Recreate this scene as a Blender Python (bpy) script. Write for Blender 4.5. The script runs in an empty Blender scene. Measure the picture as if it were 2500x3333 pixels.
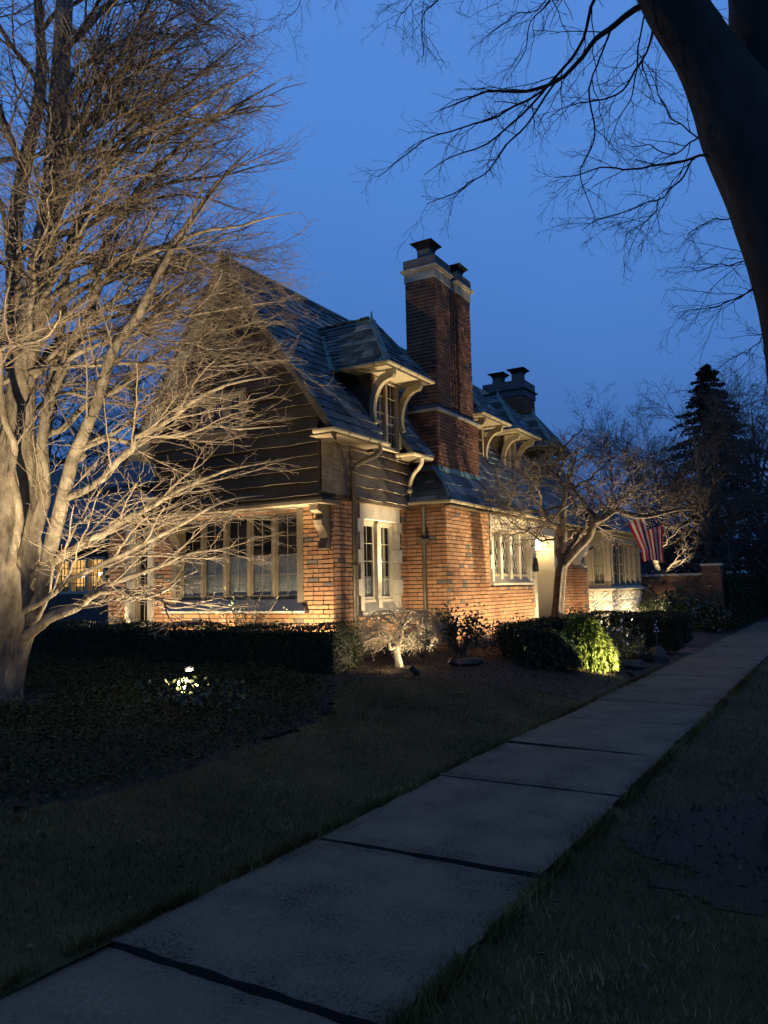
import bpy, math, random
import numpy as np
from mathutils import Matrix, Vector
random.seed(7)
rng = np.random.default_rng(7)
sc = bpy.context.scene
C = sc.collection
R = math.radians
PI = math.pi

# ---------------------------------------------------------------- camera
CAM = np.array([0.0, 0.0, 1.6])
_y, _p, _r = R(30.8), R(5.69), R(1.15)
_f = np.array([math.cos(_p)*math.cos(_y), math.cos(_p)*math.sin(_y), math.sin(_p)])
_r0 = np.array([math.sin(_y), -math.cos(_y), 0.0])
_u0 = np.cross(_r0, _f)
_rt = math.cos(_r)*_r0 - math.sin(_r)*_u0
_up = math.sin(_r)*_r0 + math.cos(_r)*_u0
cd = bpy.data.cameras.new('camera')
cam = bpy.data.objects.new('camera', cd)
C.objects.link(cam)
cam.matrix_world = Matrix(((_rt[0], _up[0], -_f[0], CAM[0]), (_rt[1], _up[1], -_f[1], CAM[1]),
                           (_rt[2], _up[2], -_f[2], CAM[2]), (0, 0, 0, 1)))
cd.sensor_fit = 'HORIZONTAL'
cd.sensor_width = 36.0
cd.lens = 36.0
cd.clip_start = 0.05
cd.clip_end = 3000
sc.camera = cam

# ---------------------------------------------------------------- sky (blue hour, sun below the horizon)
w = bpy.data.worlds.new('World')
sc.world = w
w.use_nodes = True
wn, wl = w.node_tree.nodes, w.node_tree.links
tc = wn.new('ShaderNodeTexCoord')
sp = wn.new('ShaderNodeSeparateXYZ')
wl.new(tc.outputs['Generated'], sp.inputs[0])
nz = wn.new('ShaderNodeTexNoise')
nz.inputs['Scale'].default_value = 2.2
nz.inputs['Detail'].default_value = 3
wl.new(tc.outputs['Generated'], nz.inputs['Vector'])
ma = wn.new('ShaderNodeMath'); ma.operation = 'MULTIPLY_ADD'
wl.new(nz.outputs[0], ma.inputs[0]); ma.inputs[1].default_value = 0.18
wl.new(sp.outputs['Z'], ma.inputs[2])
mb_ = wn.new('ShaderNodeMath'); mb_.operation = 'SUBTRACT'
wl.new(ma.outputs[0], mb_.inputs[0]); mb_.inputs[1].default_value = 0.085
rp = wn.new('ShaderNodeValToRGB')
el = rp.color_ramp.elements
SKY = [(0.0, (.040, .100, .290)), (.14, (.052, .142, .400)), (.30, (.064, .188, .530)), (.50, (.080, .236, .655)),
       (.64, (.090, .250, .690)), (.80, (.074, .150, .350)), (1.0, (.058, .085, .150))]
el[0].position = SKY[0][0]; el[0].color = SKY[0][1] + (1,)
el[1].position = SKY[-1][0]; el[1].color = SKY[-1][1] + (1,)
for p_, c_ in SKY[1:-1]:
    e_ = el.new(p_); e_.color = c_ + (1,)
wl.new(mb_.outputs[0], rp.inputs[0])
wl.new(rp.outputs[0], wn['Background'].inputs[0])
wn['Background'].inputs[1].default_value = 1.0

# ---------------------------------------------------------------- exposure and sampling
vs = sc.view_settings
vs.view_transform = 'Standard'; vs.look = 'None'; vs.exposure = 0.0; vs.gamma = 1.0
vs.use_curve_mapping = False
cy = sc.cycles
cy.use_denoising = True
cy.max_bounces = 4; cy.diffuse_bounces = 2; cy.glossy_bounces = 2; cy.transmission_bounces = 2
cy.transparent_max_bounces = 8
cy.caustics_reflective = False; cy.caustics_refractive = False
cy.sample_clamp_indirect = 4.0
cy.use_light_tree = True

# ---------------------------------------------------------------- helpers
def tag(o, label=None, cat=None, group=None, kind=None):
    if label: o['label'] = label
    if cat: o['category'] = cat
    if group: o['group'] = group
    if kind: o['kind'] = kind
    return o

def empty(name, loc=(0, 0, 0), parent=None):
    o = bpy.data.objects.new(name, None)
    C.objects.link(o)
    o.location = loc
    o.empty_display_size = .1
    if parent is not None:
        o.parent = parent
    return o

def unpivot(root, loc):
    """put a root Empty at its base while its children keep their world-space meshes"""
    root.location = loc
    m = Matrix.Translation(Vector(loc)).inverted()
    for ch in root.children:
        ch.matrix_parent_inverse = m

def link(name, me, m, parent=None, kind=None, smooth=False):
    if m is not None:
        me.materials.clear(); me.materials.append(m)
    o = bpy.data.objects.new(name, me)
    C.objects.link(o)
    if parent is not None:
        o.parent = parent
    if kind:
        o['kind'] = kind
    if smooth and len(me.polygons):
        me.polygons.foreach_set('use_smooth', np.ones(len(me.polygons), bool))
    return o

def np_mesh(name, V, F, tone=None):
    V = np.asarray(V, np.float32).reshape(-1, 3); F = np.asarray(F, np.int32)
    me = bpy.data.meshes.new(name)
    k = F.shape[1]
    me.vertices.add(len(V)); me.vertices.foreach_set('co', V.ravel())
    me.loops.add(F.size); me.loops.foreach_set('vertex_index', F.ravel())
    me.polygons.add(len(F))
    me.polygons.foreach_set('loop_start', np.arange(0, F.size, k, dtype=np.int32))
    if tone is not None:
        at = me.attributes.new('tone', 'FLOAT', 'FACE')
        at.data.foreach_set('value', np.asarray(tone, np.float32))
    me.update(calc_edges=True)
    me.validate()
    return me

class Fr:
    """a wall frame: a along the wall, b outward, z up"""
    def __init__(s, o, u, n):
        s.o = np.array(o, float); s.u = np.array(u, float); s.n = np.array(n, float)
    def p(s, a, b, z):
        q = s.o + s.u*a + s.n*b
        return (q[0], q[1], q[2] + z)

class MB:
    def __init__(s):
        s.v = []; s.f = []; s.t = []
    def add(s, vs_, fs, tone=.5):
        n = len(s.v)
        s.v.extend([tuple(q) for q in vs_])
        for q in fs:
            s.f.append(tuple(i+n for i in q)); s.t.append(tone)
    def hexa(s, p, tone=.5):
        s.add(p, [(0, 1, 2, 3), (7, 6, 5, 4), (0, 4, 5, 1), (1, 5, 6, 2), (2, 6, 7, 3), (3, 7, 4, 0)], tone)
    def box(s, fr, a0, a1, b0, b1, z0, z1, tone=.5):
        s.hexa([fr.p(a0, b1, z0), fr.p(a1, b1, z0), fr.p(a1, b1, z1), fr.p(a0, b1, z1),
                fr.p(a0, b0, z0), fr.p(a1, b0, z0), fr.p(a1, b0, z1), fr.p(a0, b0, z1)], tone)
    def prism(s, pts, ext, tone=.5):
        n = len(pts); e = np.array(ext, float)
        P = [np.array(q, float) for q in pts]
        s.add(P + [q+e for q in P], [tuple(range(n)), tuple(range(2*n-1, n-1, -1))] +
              [(i, n+i, n+(i+1) % n, (i+1) % n) for i in range(n)], tone)
    def tube(s, path, rad, k=8, tone=.5, cap=True):
        P = np.array(path, float); n = len(P)
        rad = np.full(n, rad) if np.isscalar(rad) else np.array(rad)
        T = np.gradient(P, axis=0); T /= np.linalg.norm(T, axis=1)[:, None] + 1e-9
        ref = np.array([0, 0, 1.]) if abs(T.mean(0)[2]) < .8 else np.array([1., 0, 0])
        A = np.cross(T, ref); A /= np.linalg.norm(A, axis=1)[:, None] + 1e-9
        B = np.cross(T, A)
        vs_ = []
        for i in range(n):
            for j in range(k):
                c = 2*PI*j/k
                vs_.append(P[i] + rad[i]*(math.cos(c)*A[i] + math.sin(c)*B[i]))
        fs = [(i*k+j, i*k+(j+1) % k, (i+1)*k+(j+1) % k, (i+1)*k+j) for i in range(n-1) for j in range(k)]
        if cap:
            fs += [tuple(range(k)), tuple((n-1)*k+j for j in range(k))]
        s.add(vs_, fs, tone)
    def strut(s, p, q, w_, d_, nrm, tone=.5):
        """a flat bar from p to q, w_ wide, d_ deep along nrm"""
        p = np.array(p, float); q = np.array(q, float); nrm = np.array(nrm, float)
        t = (q-p)/np.linalg.norm(q-p); sd = np.cross(t, nrm); sd /= np.linalg.norm(sd)
        a, b = sd*w_/2, nrm*d_/2
        s.hexa([p-a-b, p+a-b, p+a+b, p-a+b, q-a-b, q+a-b, q+a+b, q-a+b], tone)
    def build(s, name, m, parent=None, kind=None, smooth=False):
        me = bpy.data.meshes.new(name)
        me.from_pydata(s.v, [], s.f)
        at = me.attributes.new('tone', 'FLOAT', 'FACE')
        at.data.foreach_set('value', np.array(s.t, np.float32))
        me.update()
        return link(name, me, m, parent, kind, smooth)

def one_box(name, m, parent, fr, *a, tone=.5):
    q = MB(); q.box(fr, *a, tone=tone); return q.build(name, m, parent)

# ---------------------------------------------------------------- materials
def mat(name, stops, ns=6.0, na=.35, rough=.85, bump=0.0, bs=60.0, spec=.25, metal=0.0, detail=4, stretch=None, rnd=0.0, bd=.01, na2=0.0, ns2=1.0):
    m = bpy.data.materials.new(name)
    m.use_nodes = True
    n, l = m.node_tree.nodes, m.node_tree.links
    b = n['Principled BSDF']
    at = n.new('ShaderNodeAttribute'); at.attribute_name = 'tone'
    g = n.new('ShaderNodeNewGeometry')
    vec = g.outputs['Position']
    if stretch:
        mp = n.new('ShaderNodeMapping'); mp.inputs['Scale'].default_value = stretch
        l.new(vec, mp.inputs['Vector']); vec = mp.outputs[0]
    t = n.new('ShaderNodeTexNoise'); t.inputs['Scale'].default_value = ns; t.inputs['Detail'].default_value = detail
    t.inputs['Roughness'].default_value = .65
    l.new(vec, t.inputs['Vector'])
    a1 = n.new('ShaderNodeMath'); a1.operation = 'SUBTRACT'; a1.inputs[1].default_value = .5
    l.new(t.outputs[0], a1.inputs[0])
    a2 = n.new('ShaderNodeMath'); a2.operation = 'MULTIPLY_ADD'; a2.inputs[1].default_value = na
    l.new(a1.outputs[0], a2.inputs[0]); l.new(at.outputs['Fac'], a2.inputs[2])
    src = a2.outputs[0]
    if na2:        # broad weathering: stains and paler patches a metre or so across
        t3 = n.new('ShaderNodeTexNoise'); t3.inputs['Scale'].default_value = ns2; t3.inputs['Detail'].default_value = 5
        l.new(g.outputs['Position'], t3.inputs['Vector'])
        b1 = n.new('ShaderNodeMath'); b1.operation = 'SUBTRACT'; b1.inputs[1].default_value = .5
        l.new(t3.outputs[0], b1.inputs[0])
        b2 = n.new('ShaderNodeMath'); b2.operation = 'MULTIPLY_ADD'; b2.inputs[1].default_value = na2
        l.new(b1.outputs[0], b2.inputs[0]); l.new(src, b2.inputs[2]); src = b2.outputs[0]
    if rnd:
        oi = n.new('ShaderNodeObjectInfo')
        a3 = n.new('ShaderNodeMath'); a3.operation = 'MULTIPLY_ADD'; a3.inputs[1].default_value = rnd
        l.new(oi.outputs['Random'], a3.inputs[0]); l.new(src, a3.inputs[2]); src = a3.outputs[0]
    r = n.new('ShaderNodeValToRGB')
    e = r.color_ramp.elements
    e[0].position = stops[0][0]; e[0].color = tuple(stops[0][1]) + (1,)
    e[1].position = stops[-1][0]; e[1].color = tuple(stops[-1][1]) + (1,)
    for p_, c_ in stops[1:-1]:
        q = e.new(p_); q.color = tuple(c_) + (1,)
    l.new(src, r.inputs[0])
    l.new(r.outputs[0], b.inputs['Base Color'])
    b.inputs['Roughness'].default_value = rough
    b.inputs['Metallic'].default_value = metal
    b.inputs['Specular IOR Level'].default_value = spec
    if bump:
        t2 = n.new('ShaderNodeTexNoise'); t2.inputs['Scale'].default_value = bs; t2.inputs['Detail'].default_value = 5
        l.new(vec, t2.inputs['Vector'])
        bp = n.new('ShaderNodeBump'); bp.inputs['Strength'].default_value = bump; bp.inputs['Distance'].default_value = bd
        l.new(t2.outputs[0], bp.inputs['Height']); l.new(bp.outputs[0], b.inputs['Normal'])
    return m

def emit(name, col, s):
    m = bpy.data.materials.new(name); m.use_nodes = True
    n, l = m.node_tree.nodes, m.node_tree.links
    n.remove(n['Principled BSDF'])
    e = n.new('ShaderNodeEmission'); e.inputs[0].default_value = tuple(col) + (1,); e.inputs[1].default_value = s
    l.new(e.outputs[0], n['Material Output'].inputs[0])
    return m

def glass(name, tint, gl):
    m = bpy.data.materials.new(name); m.use_nodes = True
    n, l = m.node_tree.nodes, m.node_tree.links
    n.remove(n['Principled BSDF'])
    t = n.new('ShaderNodeBsdfTransparent'); t.inputs[0].default_value = tuple(tint) + (1,)
    g = n.new('ShaderNodeBsdfGlossy'); g.inputs['Roughness'].default_value = .03
    lw = n.new('ShaderNodeFresnel')
    ge = n.new('ShaderNodeNewGeometry'); mm = n.new('ShaderNodeMath'); mm.operation = 'MULTIPLY_ADD'
    mm.inputs[1].default_value = 1/gl-gl; mm.inputs[2].default_value = gl     # a thin sheet: same Fresnel from either side
    l.new(ge.outputs['Backfacing'], mm.inputs[0]); l.new(mm.outputs[0], lw.inputs[0])
    mx = n.new('ShaderNodeMixShader')
    l.new(lw.outputs[0], mx.inputs[0]); l.new(t.outputs[0], mx.inputs[1]); l.new(g.outputs[0], mx.inputs[2])
    l.new(mx.outputs[0], n['Material Output'].inputs[0])
    return m

M = {}
M['brick'] = mat('brick', [(0, (.17, .078, .042)), (.16, (.28, .132, .065)), (.5, (.41, .212, .102)), (.8, (.47, .262, .132)), (.9, (.46, .24, .115)), (.91, (.13, .11, .092)), (1, (.19, .16, .125))], ns=30, na=.22, bump=.7, bs=120, na2=.55, ns2=1.3)
M['chim_brick'] = mat('chimney brick', [(0, (.06, .034, .024)), (.4, (.19, .088, .048)), (.8, (.27, .13, .07)), (1, (.34, .18, .105))], ns=14, na=.6, bump=.6, bs=120, na2=.6, ns2=1.6)
M['mortar'] = mat('mortar', [(0, (.05, .038, .027)), (1, (.125, .10, .07))], ns=20, na=.8, bump=.5, bs=150)
M['stone'] = mat('limestone', [(0, (.27, .22, .155)), (.5, (.48, .42, .31)), (1, (.60, .54, .42))], ns=7, na=.9, na2=.6, ns2=2.0, bump=.25, bs=90, rough=.9)
M['rock'] = mat('rock faced stone', [(0, (.34, .30, .23)), (.5, (.52, .47, .37)), (1, (.62, .57, .46))], ns=9, na=.8, bump=.6, bs=60, rough=.95)
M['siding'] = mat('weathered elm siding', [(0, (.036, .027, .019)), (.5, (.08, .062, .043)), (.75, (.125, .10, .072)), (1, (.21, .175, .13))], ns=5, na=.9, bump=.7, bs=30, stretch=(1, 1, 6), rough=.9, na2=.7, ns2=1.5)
M['trim'] = mat('cream painted trim', [(0, (.17, .135, .08)), (.5, (.28, .23, .14)), (1, (.36, .30, .19))], ns=8, na=.5, rough=.6, bump=.1)
M['gutter'] = mat('tan painted gutter', [(0, (.16, .128, .075)), (.5, (.27, .22, .13)), (1, (.34, .285, .175))], ns=5, na=.8, rough=.45, spec=.4)
M['pipe'] = mat('brown downpipe', [(0, (.06, .048, .03)), (1, (.13, .105, .065))], ns=6, na=.6, rough=.5, spec=.4)
M['slate'] = mat('roof slate', [(0, (.028, .038, .040)), (.3, (.058, .078, .080)), (.6, (.095, .125, .125)), (.85, (.16, .195, .185)), (1, (.27, .29, .27))], ns=22, na=.25, bump=.5, bs=60, rough=.6, spec=.4)
M['copper'] = mat('green copper', [(0, (.10, .17, .15)), (.5, (.16, .27, .24)), (1, (.24, .38, .34))], ns=10, na=.8, rough=.6)
M['iron'] = mat('black iron', [(0, (.012, .012, .012)), (1, (.03, .028, .026))], rough=.6)
M['lead'] = mat('lead sheet', [(0, (.05, .052, .055)), (1, (.12, .12, .12))], ns=6, na=.8, rough=.6)
M['capstone'] = mat('sooty concrete slab', [(0, (.07, .07, .068)), (1, (.19, .18, .165))], ns=6, na=1, rough=.95, bump=.4)
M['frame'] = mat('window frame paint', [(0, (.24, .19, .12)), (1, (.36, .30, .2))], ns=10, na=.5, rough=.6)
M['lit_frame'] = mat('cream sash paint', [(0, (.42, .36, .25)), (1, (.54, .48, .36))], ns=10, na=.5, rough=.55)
M['glass'] = glass('window glass', (.80, .82, .80), 1.45)
M['leadcame'] = mat('lead came', [(0, (.30, .29, .27)), (1, (.42, .41, .39))], rough=.5)
M['room'] = mat('dark room', [(0, (.018, .015, .011)), (1, (.03, .025, .02))])
M['curtain'] = mat('cream curtain', [(0, (.40, .35, .25)), (1, (.60, .54, .42))], ns=9, na=.4, rough=.9)
M['voile'] = mat('pale voile', [(0, (.30, .30, .33)), (1, (.5, .5, .54))], ns=9, na=.4, rough=.9)
M['blind'] = mat('white blind', [(0, (.55, .54, .48)), (1, (.7, .69, .62))], rough=.6)
M['plaster'] = mat('pale stone reveal', [(0, (.42, .35, .24)), (1, (.54, .47, .34))], ns=7, na=.6, bump=.2)
M['door'] = mat('oak door', [(0, (.10, .06, .03)), (1, (.17, .10, .05))], ns=6, na=.8, stretch=(6, 6, 1), rough=.5)
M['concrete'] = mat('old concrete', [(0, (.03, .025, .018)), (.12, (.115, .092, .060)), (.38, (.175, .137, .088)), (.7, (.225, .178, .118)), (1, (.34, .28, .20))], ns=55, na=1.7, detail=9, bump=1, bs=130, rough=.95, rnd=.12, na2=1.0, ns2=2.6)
M['soil'] = mat('soil', [(0, (.018, .014, .010)), (1, (.045, .034, .024))], ns=20, na=1, bump=.8, bs=40)
M['mulch'] = mat('bark mulch', [(0, (.022, .016, .011)), (.6, (.06, .042, .027)), (1, (.11, .08, .05))], ns=45, na=1.1, bump=1, bs=70)
M['turf'] = mat('turf', [(0, (.03, .023, .007)), (.5, (.062, .046, .014)), (1, (.125, .088, .03))], ns=3, na=1.1, detail=7, bump=.8, bs=80)
M['blade'] = mat('grass blade', [(0, (.038, .036, .007)), (.45, (.088, .074, .016)), (.8, (.19, .135, .04)), (1, (.32, .23, .09))], ns=2.2, na=1.3, detail=6)
M['ivy'] = mat('ground cover leaf', [(0, (.022, .026, .006)), (.6, (.065, .066, .016)), (1, (.15, .14, .04))], ns=3, na=.6, rough=.7, spec=.15)
M['hedge'] = mat('clipped hedge leaf', [(0, (.014, .022, .008)), (.5, (.034, .05, .017)), (1, (.07, .085, .028))], ns=4, na=.5, rough=.6)
M['hedgecore'] = mat('hedge twigs', [(0, (.010, .010, .006)), (1, (.022, .019, .012))], ns=20, na=1)
M['gold'] = mat('golden cypress', [(0, (.05, .075, .012)), (.5, (.12, .155, .026)), (1, (.22, .24, .05))], ns=6, na=.5, rough=.6)
M['yew'] = mat('dark evergreen', [(0, (.010, .018, .008)), (.6, (.025, .038, .015)), (1, (.05, .062, .025))], ns=5, na=.5, rough=.6)
M['shrubleaf'] = mat('broad shrub leaf', [(0, (.022, .032, .012)), (.5, (.05, .065, .025)), (1, (.12, .125, .06))], ns=5, na=.4, rough=.45, spec=.45)
M['flower'] = mat('pale flower', [(0, (.5, .48, .4)), (1, (.7, .68, .6))], rough=.7)
M['beech'] = mat('beech bark', [(0, (.06, .047, .033)), (.4, (.165, .135, .096)), (.7, (.25, .205, .15)), (1, (.34, .285, .21))], ns=7, na=2.3, detail=10, bump=1, bs=20, bd=.03, rough=.85, stretch=(1, 1, .5))
M['twig'] = mat('beech twig', [(0, (.12, .09, .068)), (1, (.25, .20, .145))], ns=4, na=.5, rough=.8)
M['dogbark'] = mat('flaking grey bark', [(0, (.025, .018, .012)), (.5, (.09, .066, .044)), (1, (.22, .17, .12))], ns=20, na=1.6, detail=7, bump=1, bs=30, stretch=(1, 1, .45))
M['dogtwig'] = mat('grey twig', [(0, (.10, .078, .054)), (1, (.22, .175, .125))], ns=5, na=.5)
M['maplebark'] = mat('dwarf maple bark', [(0, (.22, .18, .12)), (1, (.42, .35, .25))], ns=14, na=.8, bump=.5, bs=40)
M['darkbark'] = mat('dark street tree bark', [(0, (.022, .018, .014)), (.5, (.045, .037, .029)), (1, (.08, .066, .052))], ns=9, na=1, bump=1, bs=16, stretch=(1, 1, .25))
M['fartwig'] = mat('far tree twig', [(0, (.08, .064, .048)), (1, (.17, .135, .10))], ns=1, na=.5)
M['conifer'] = mat('spruce needles', [(0, (.008, .014, .009)), (1, (.025, .036, .022))], ns=1.5, na=.7)
M['darkbrick'] = mat('far house wall', [(0, (.06, .05, .045)), (1, (.12, .10, .09))], ns=3, na=.6)
M['clap'] = mat('pale clapboard', [(0, (.22, .22, .24)), (1, (.34, .34, .37))], ns=3, na=.4)
M['flag'] = mat('flag cloth', [(0, (.36, .018, .022)), (.33, (.36, .018, .022)), (.34, (.62, .58, .55)), (.66, (.62, .58, .55)), (.67, (.014, .018, .07)), (1, (.014, .018, .07))], na=0.02, rough=.9)
for e_ in M['flag'].node_tree.nodes:
    if e_.type == 'VALTORGB': e_.color_ramp.interpolation = 'CONSTANT'
M['pole'] = mat('pale flag pole', [(0, (.42, .36, .26)), (1, (.5, .44, .33))], rough=.5)
M['boulder'] = mat('boulder', [(0, (.05, .04, .03)), (1, (.13, .105, .08))], ns=8, na=1, bump=.8, bs=30)
M['white'] = mat('white mark', [(0, (.6, .6, .58)), (1, (.7, .7, .68))])
M['pathbrick'] = mat('path brick', [(0, (.14, .075, .055)), (1, (.26, .14, .10))], ns=9, na=.5, bump=.4)
M['litter'] = mat('fallen leaf', [(0, (.08, .05, .026)), (1, (.20, .135, .075))], ns=5, na=.5)
M['darkframe'] = mat('weathered oak frame', [(0, (.10, .078, .05)), (1, (.22, .178, .118))], ns=8, na=.8, stretch=(3, 3, .6))
M['brownstone'] = mat('weathered brown stone', [(0, (.06, .044, .027)), (1, (.17, .128, .08))], ns=9, na=.8, bump=.4)
M['lens'] = emit('lamp lens', (1, .86, .62), 60)
M['lenslow'] = emit('lamp lens soft', (1, .86, .62), 6)
M['globe'] = emit('lantern glass', (1, .78, .40), 120)
M['litroom'] = emit('lit room beyond the window', (1, .52, .13), 1.4)
M['bulb'] = emit('ceiling bulb', (1, .85, .6), 9)

# ---------------------------------------------------------------- ground
def sstep(t):
    t = np.clip(t, 0, 1); return t*t*(3-2*t)
def gz(x, y):
    return .42*sstep((np.asarray(y, float)-3.0)/3.0)

def inpoly(x, y, poly):
    x = np.asarray(x); y = np.asarray(y)
    c = np.zeros(x.shape, bool); n = len(poly)
    for i in range(n):
        x0, y0 = poly[i]; x1, y1 = poly[(i+1) % n]
        if y0 == y1: continue
        q = ((y0 > y) != (y1 > y)) & (x < (x1-x0)*(y-y0)/(y1-y0)+x0)
        c ^= q
    return c

def sheet(name, xs, ys, dz, m, test=None, bumpy=0.0):
    X, Y = np.meshgrid(xs, ys, indexing='ij')
    Z = gz(X, Y) + dz
    if bumpy:
        Z = Z + bumpy*(np.sin(X*3.1+np.sin(Y*2.3))*np.sin(Y*2.7+1.3*np.sin(X*1.7)))
    V = np.stack([X, Y, Z], -1).reshape(-1, 3)
    nx, ny = len(xs), len(ys)
    i, j = np.meshgrid(np.arange(nx-1), np.arange(ny-1), indexing='ij')
    a = (i*ny+j).ravel()
    F = np.stack([a, a+ny, a+ny+1, a+1], 1)
    if test is not None:
        cx = V[F].mean(1)
        F = F[test(cx[:, 0], cx[:, 1])]
    u, inv = np.unique(F, return_inverse=True)
    me = np_mesh(name, V[u], inv.reshape(F.shape), np.full(len(F), .5))
    return link(name, me, m, None, 'structure', True)

IVY = [(-6, 5.3), (0, 5.1), (3.04, 4.69), (3.57, 4.47), (4.43, 4.48), (5.26, 4.58), (6.25, 4.66), (6.94, 4.84), (7.66, 5.3), (8.7, 6.1), (8.75, 16), (-6, 16)]
LAWN = [(-6, 3.0), (10.2, 3.0), (10.75, 3.46), (10.69, 4.11), (10.0, 4.76), (9.25, 5.33), (8.5, 5.73), (7.66, 5.3), (6.94, 4.84), (6.25, 4.66), (5.26, 4.58), (4.43, 4.48), (3.57, 4.47), (3.04, 4.69), (0, 5.1), (-6, 5.3)]
xs = np.concatenate([np.linspace(-400, -10, 8), np.linspace(-6, 34, 81), np.linspace(40, 900, 14)])
ys = np.concatenate([np.linspace(-500, -8, 8), np.linspace(-4, 20, 81), np.linspace(26, 900, 12)])
tag(sheet('ground', xs, ys, -.03, M['soil']), 'dark soil under the whole garden and street edge')
ax = np.arange(-6, 12, .1); ay = np.arange(2.9, 6, .1)
tag(sheet('lawn', ax, ay, .004, M['turf'], lambda x, y: inpoly(x, y, LAWN), .012), 'dim front lawn between the sidewalk and the planting beds')
tag(sheet('grass_verge', np.arange(-6, 60, .25), np.arange(-4, 1.7, .12), -.004, M['turf'], None, .015), 'dark grass verge on the street side of the sidewalk')
tag(sheet('tree_pit', np.arange(3.9, 6.9, .06), np.arange(-1.3, 1.5, .06), .003, M['mulch'], lambda x, y: (x-5.35)**2+(y-.15)**2 < 1.3+.3*np.sin(x*9)+.12*np.sin(y*13), .012), 'dark mulched pit round the foot of the street tree')
tag(sheet('mulch_bed', np.arange(7, 30, .2), np.arange(3.0, 7.4, .1), -.006, M['mulch'], lambda x, y: ~inpoly(x, y, LAWN) & ~inpoly(x, y, IVY), .008), 'bare mulch bed along the front of the house')
tag(sheet('planting_bed', np.arange(-6, 8.9, .2), np.arange(4.3, 16, .2), -.002, M['soil'], lambda x, y: inpoly(x, y, IVY), .012), 'planted bed under the floodlit beech')

# sidewalk: single concrete slabs, each a little tilted and heaved
walk = tag(empty('sidewalk', (2, 2.28, 0)), 'concrete slab sidewalk running past the lawn towards the far hedge', kind='structure')
joints = [-3.9, -2.3, -.7, .9, 2.53, 4.16, 5.92, 7.44, 9.1, 10.7, 12.3, 13.9, 15.5, 17.1, 18.7, 20.3, 21.9, 23.5, 25.1, 26.7, 28.3, 29.9, 31.5, 33.1]
for i in range(len(joints)-1):
    x0, x1 = joints[i]+(.010 if i < 7 else .005), joints[i+1]-(.014 if i < 7 else .006)
    if i == 4: z = (.020, .020, .022, .022)
    elif i == 5: z = (.047, .026, .044, .040)
    elif i == 6: z = (.048, .043, .038, .040)
    elif i == 7: z = (.038, .060, .038, .042)
    elif i == 3: z = (.03, .03, -.003, -.003)
    else:
        q = .034 + .004*random.random(); z = (q, q+.003*random.random(), q-.003*random.random(), q)
    # z = right-near, left-near, right-far, left-far
    yr, yl = 1.53+.02*random.uniform(-1, 1), 3.03+.02*random.uniform(-1, 1)
    n1, n2 = 17, 15
    q = MB()
    P = []
    for a in range(n1):
        for b in range(n2):
            s_, t_ = a/(n1-1), b/(n2-1)
            e = min(s_, 1-s_)*(x1-x0); e2 = min(t_, 1-t_)*(yl-yr)
            zz = (z[0]*(1-t_)+z[1]*t_)*(1-s_) + (z[2]*(1-t_)+z[3]*t_)*s_
            zz -= .010*max(0, 1-min(e, e2)/.05) if min(e, e2) < .05 else 0
            jx = random.uniform(-.008, .008)+.003*math.sin(b*1.7+i*3) if a in (0, n1-1) else 0
            jy = random.uniform(-.014, .014) if b in (0, n2-1) else 0
            P.append((x0+(x1-x0)*s_+jx, yr+(yl-yr)*t_+jy, zz+random.uniform(-.0012, .0012)))
    base = len(P)
    rim = [(a, 0) for a in range(n1)] + [(n1-1, b) for b in range(1, n2)] + [(a, n2-1) for a in range(n1-2, -1, -1)] + [(0, b) for b in range(n2-2, 0, -1)]
    P += [(P[a*n2+b][0], P[a*n2+b][1], -.10) for a, b in rim]
    Fs = [(a*n2+b, (a+1)*n2+b, (a+1)*n2+b+1, a*n2+b+1) for a in range(n1-1) for b in range(n2-1)]
    q.add(P, Fs, .36)
    for k in range(len(q.t)):
        a, b = divmod(k, n2-1)
        q.t[k] += random.uniform(-.035, .035) - (.08 if b in (0, n2-2) or a in (0, n1-2) else 0) + .05*math.sin(a*.5+i*2)*math.sin(b*.6+i)
    for k in range(len(rim)):
        a, b = rim[k]; c, d = rim[(k+1) % len(rim)]
        q.f.append((a*n2+b, base+k, base+(k+1) % len(rim), c*n2+d)); q.t.append(-.7)  # slab sides: grime, with the dark shadow of the joint put into the tone
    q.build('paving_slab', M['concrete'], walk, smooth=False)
unpivot(walk, (2, 2.28, 0))
path = tag(empty('garden_path', (19.2, 4, 0)), 'brick garden path joining the sidewalk beside the low box hedge', kind='structure')
FZ = Fr((0, 0, 0), (1, 0, 0), (0, 1, 0))
for r_ in range(14):
    for c_ in range(6):
        x0 = 18.55+c_*.23+(r_ % 2)*.11; y0 = 3.06+r_*.11
        z0 = float(gz(x0, y0+.05))
        q = MB(); q.box(FZ, x0, x0+.22, y0, y0+.1, z0-.05, z0+.012+random.uniform(0, .006), tone=random.random())
        q.build('brick', M['pathbrick'], path)
unpivot(path, (19.2, 4, 0))
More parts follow.
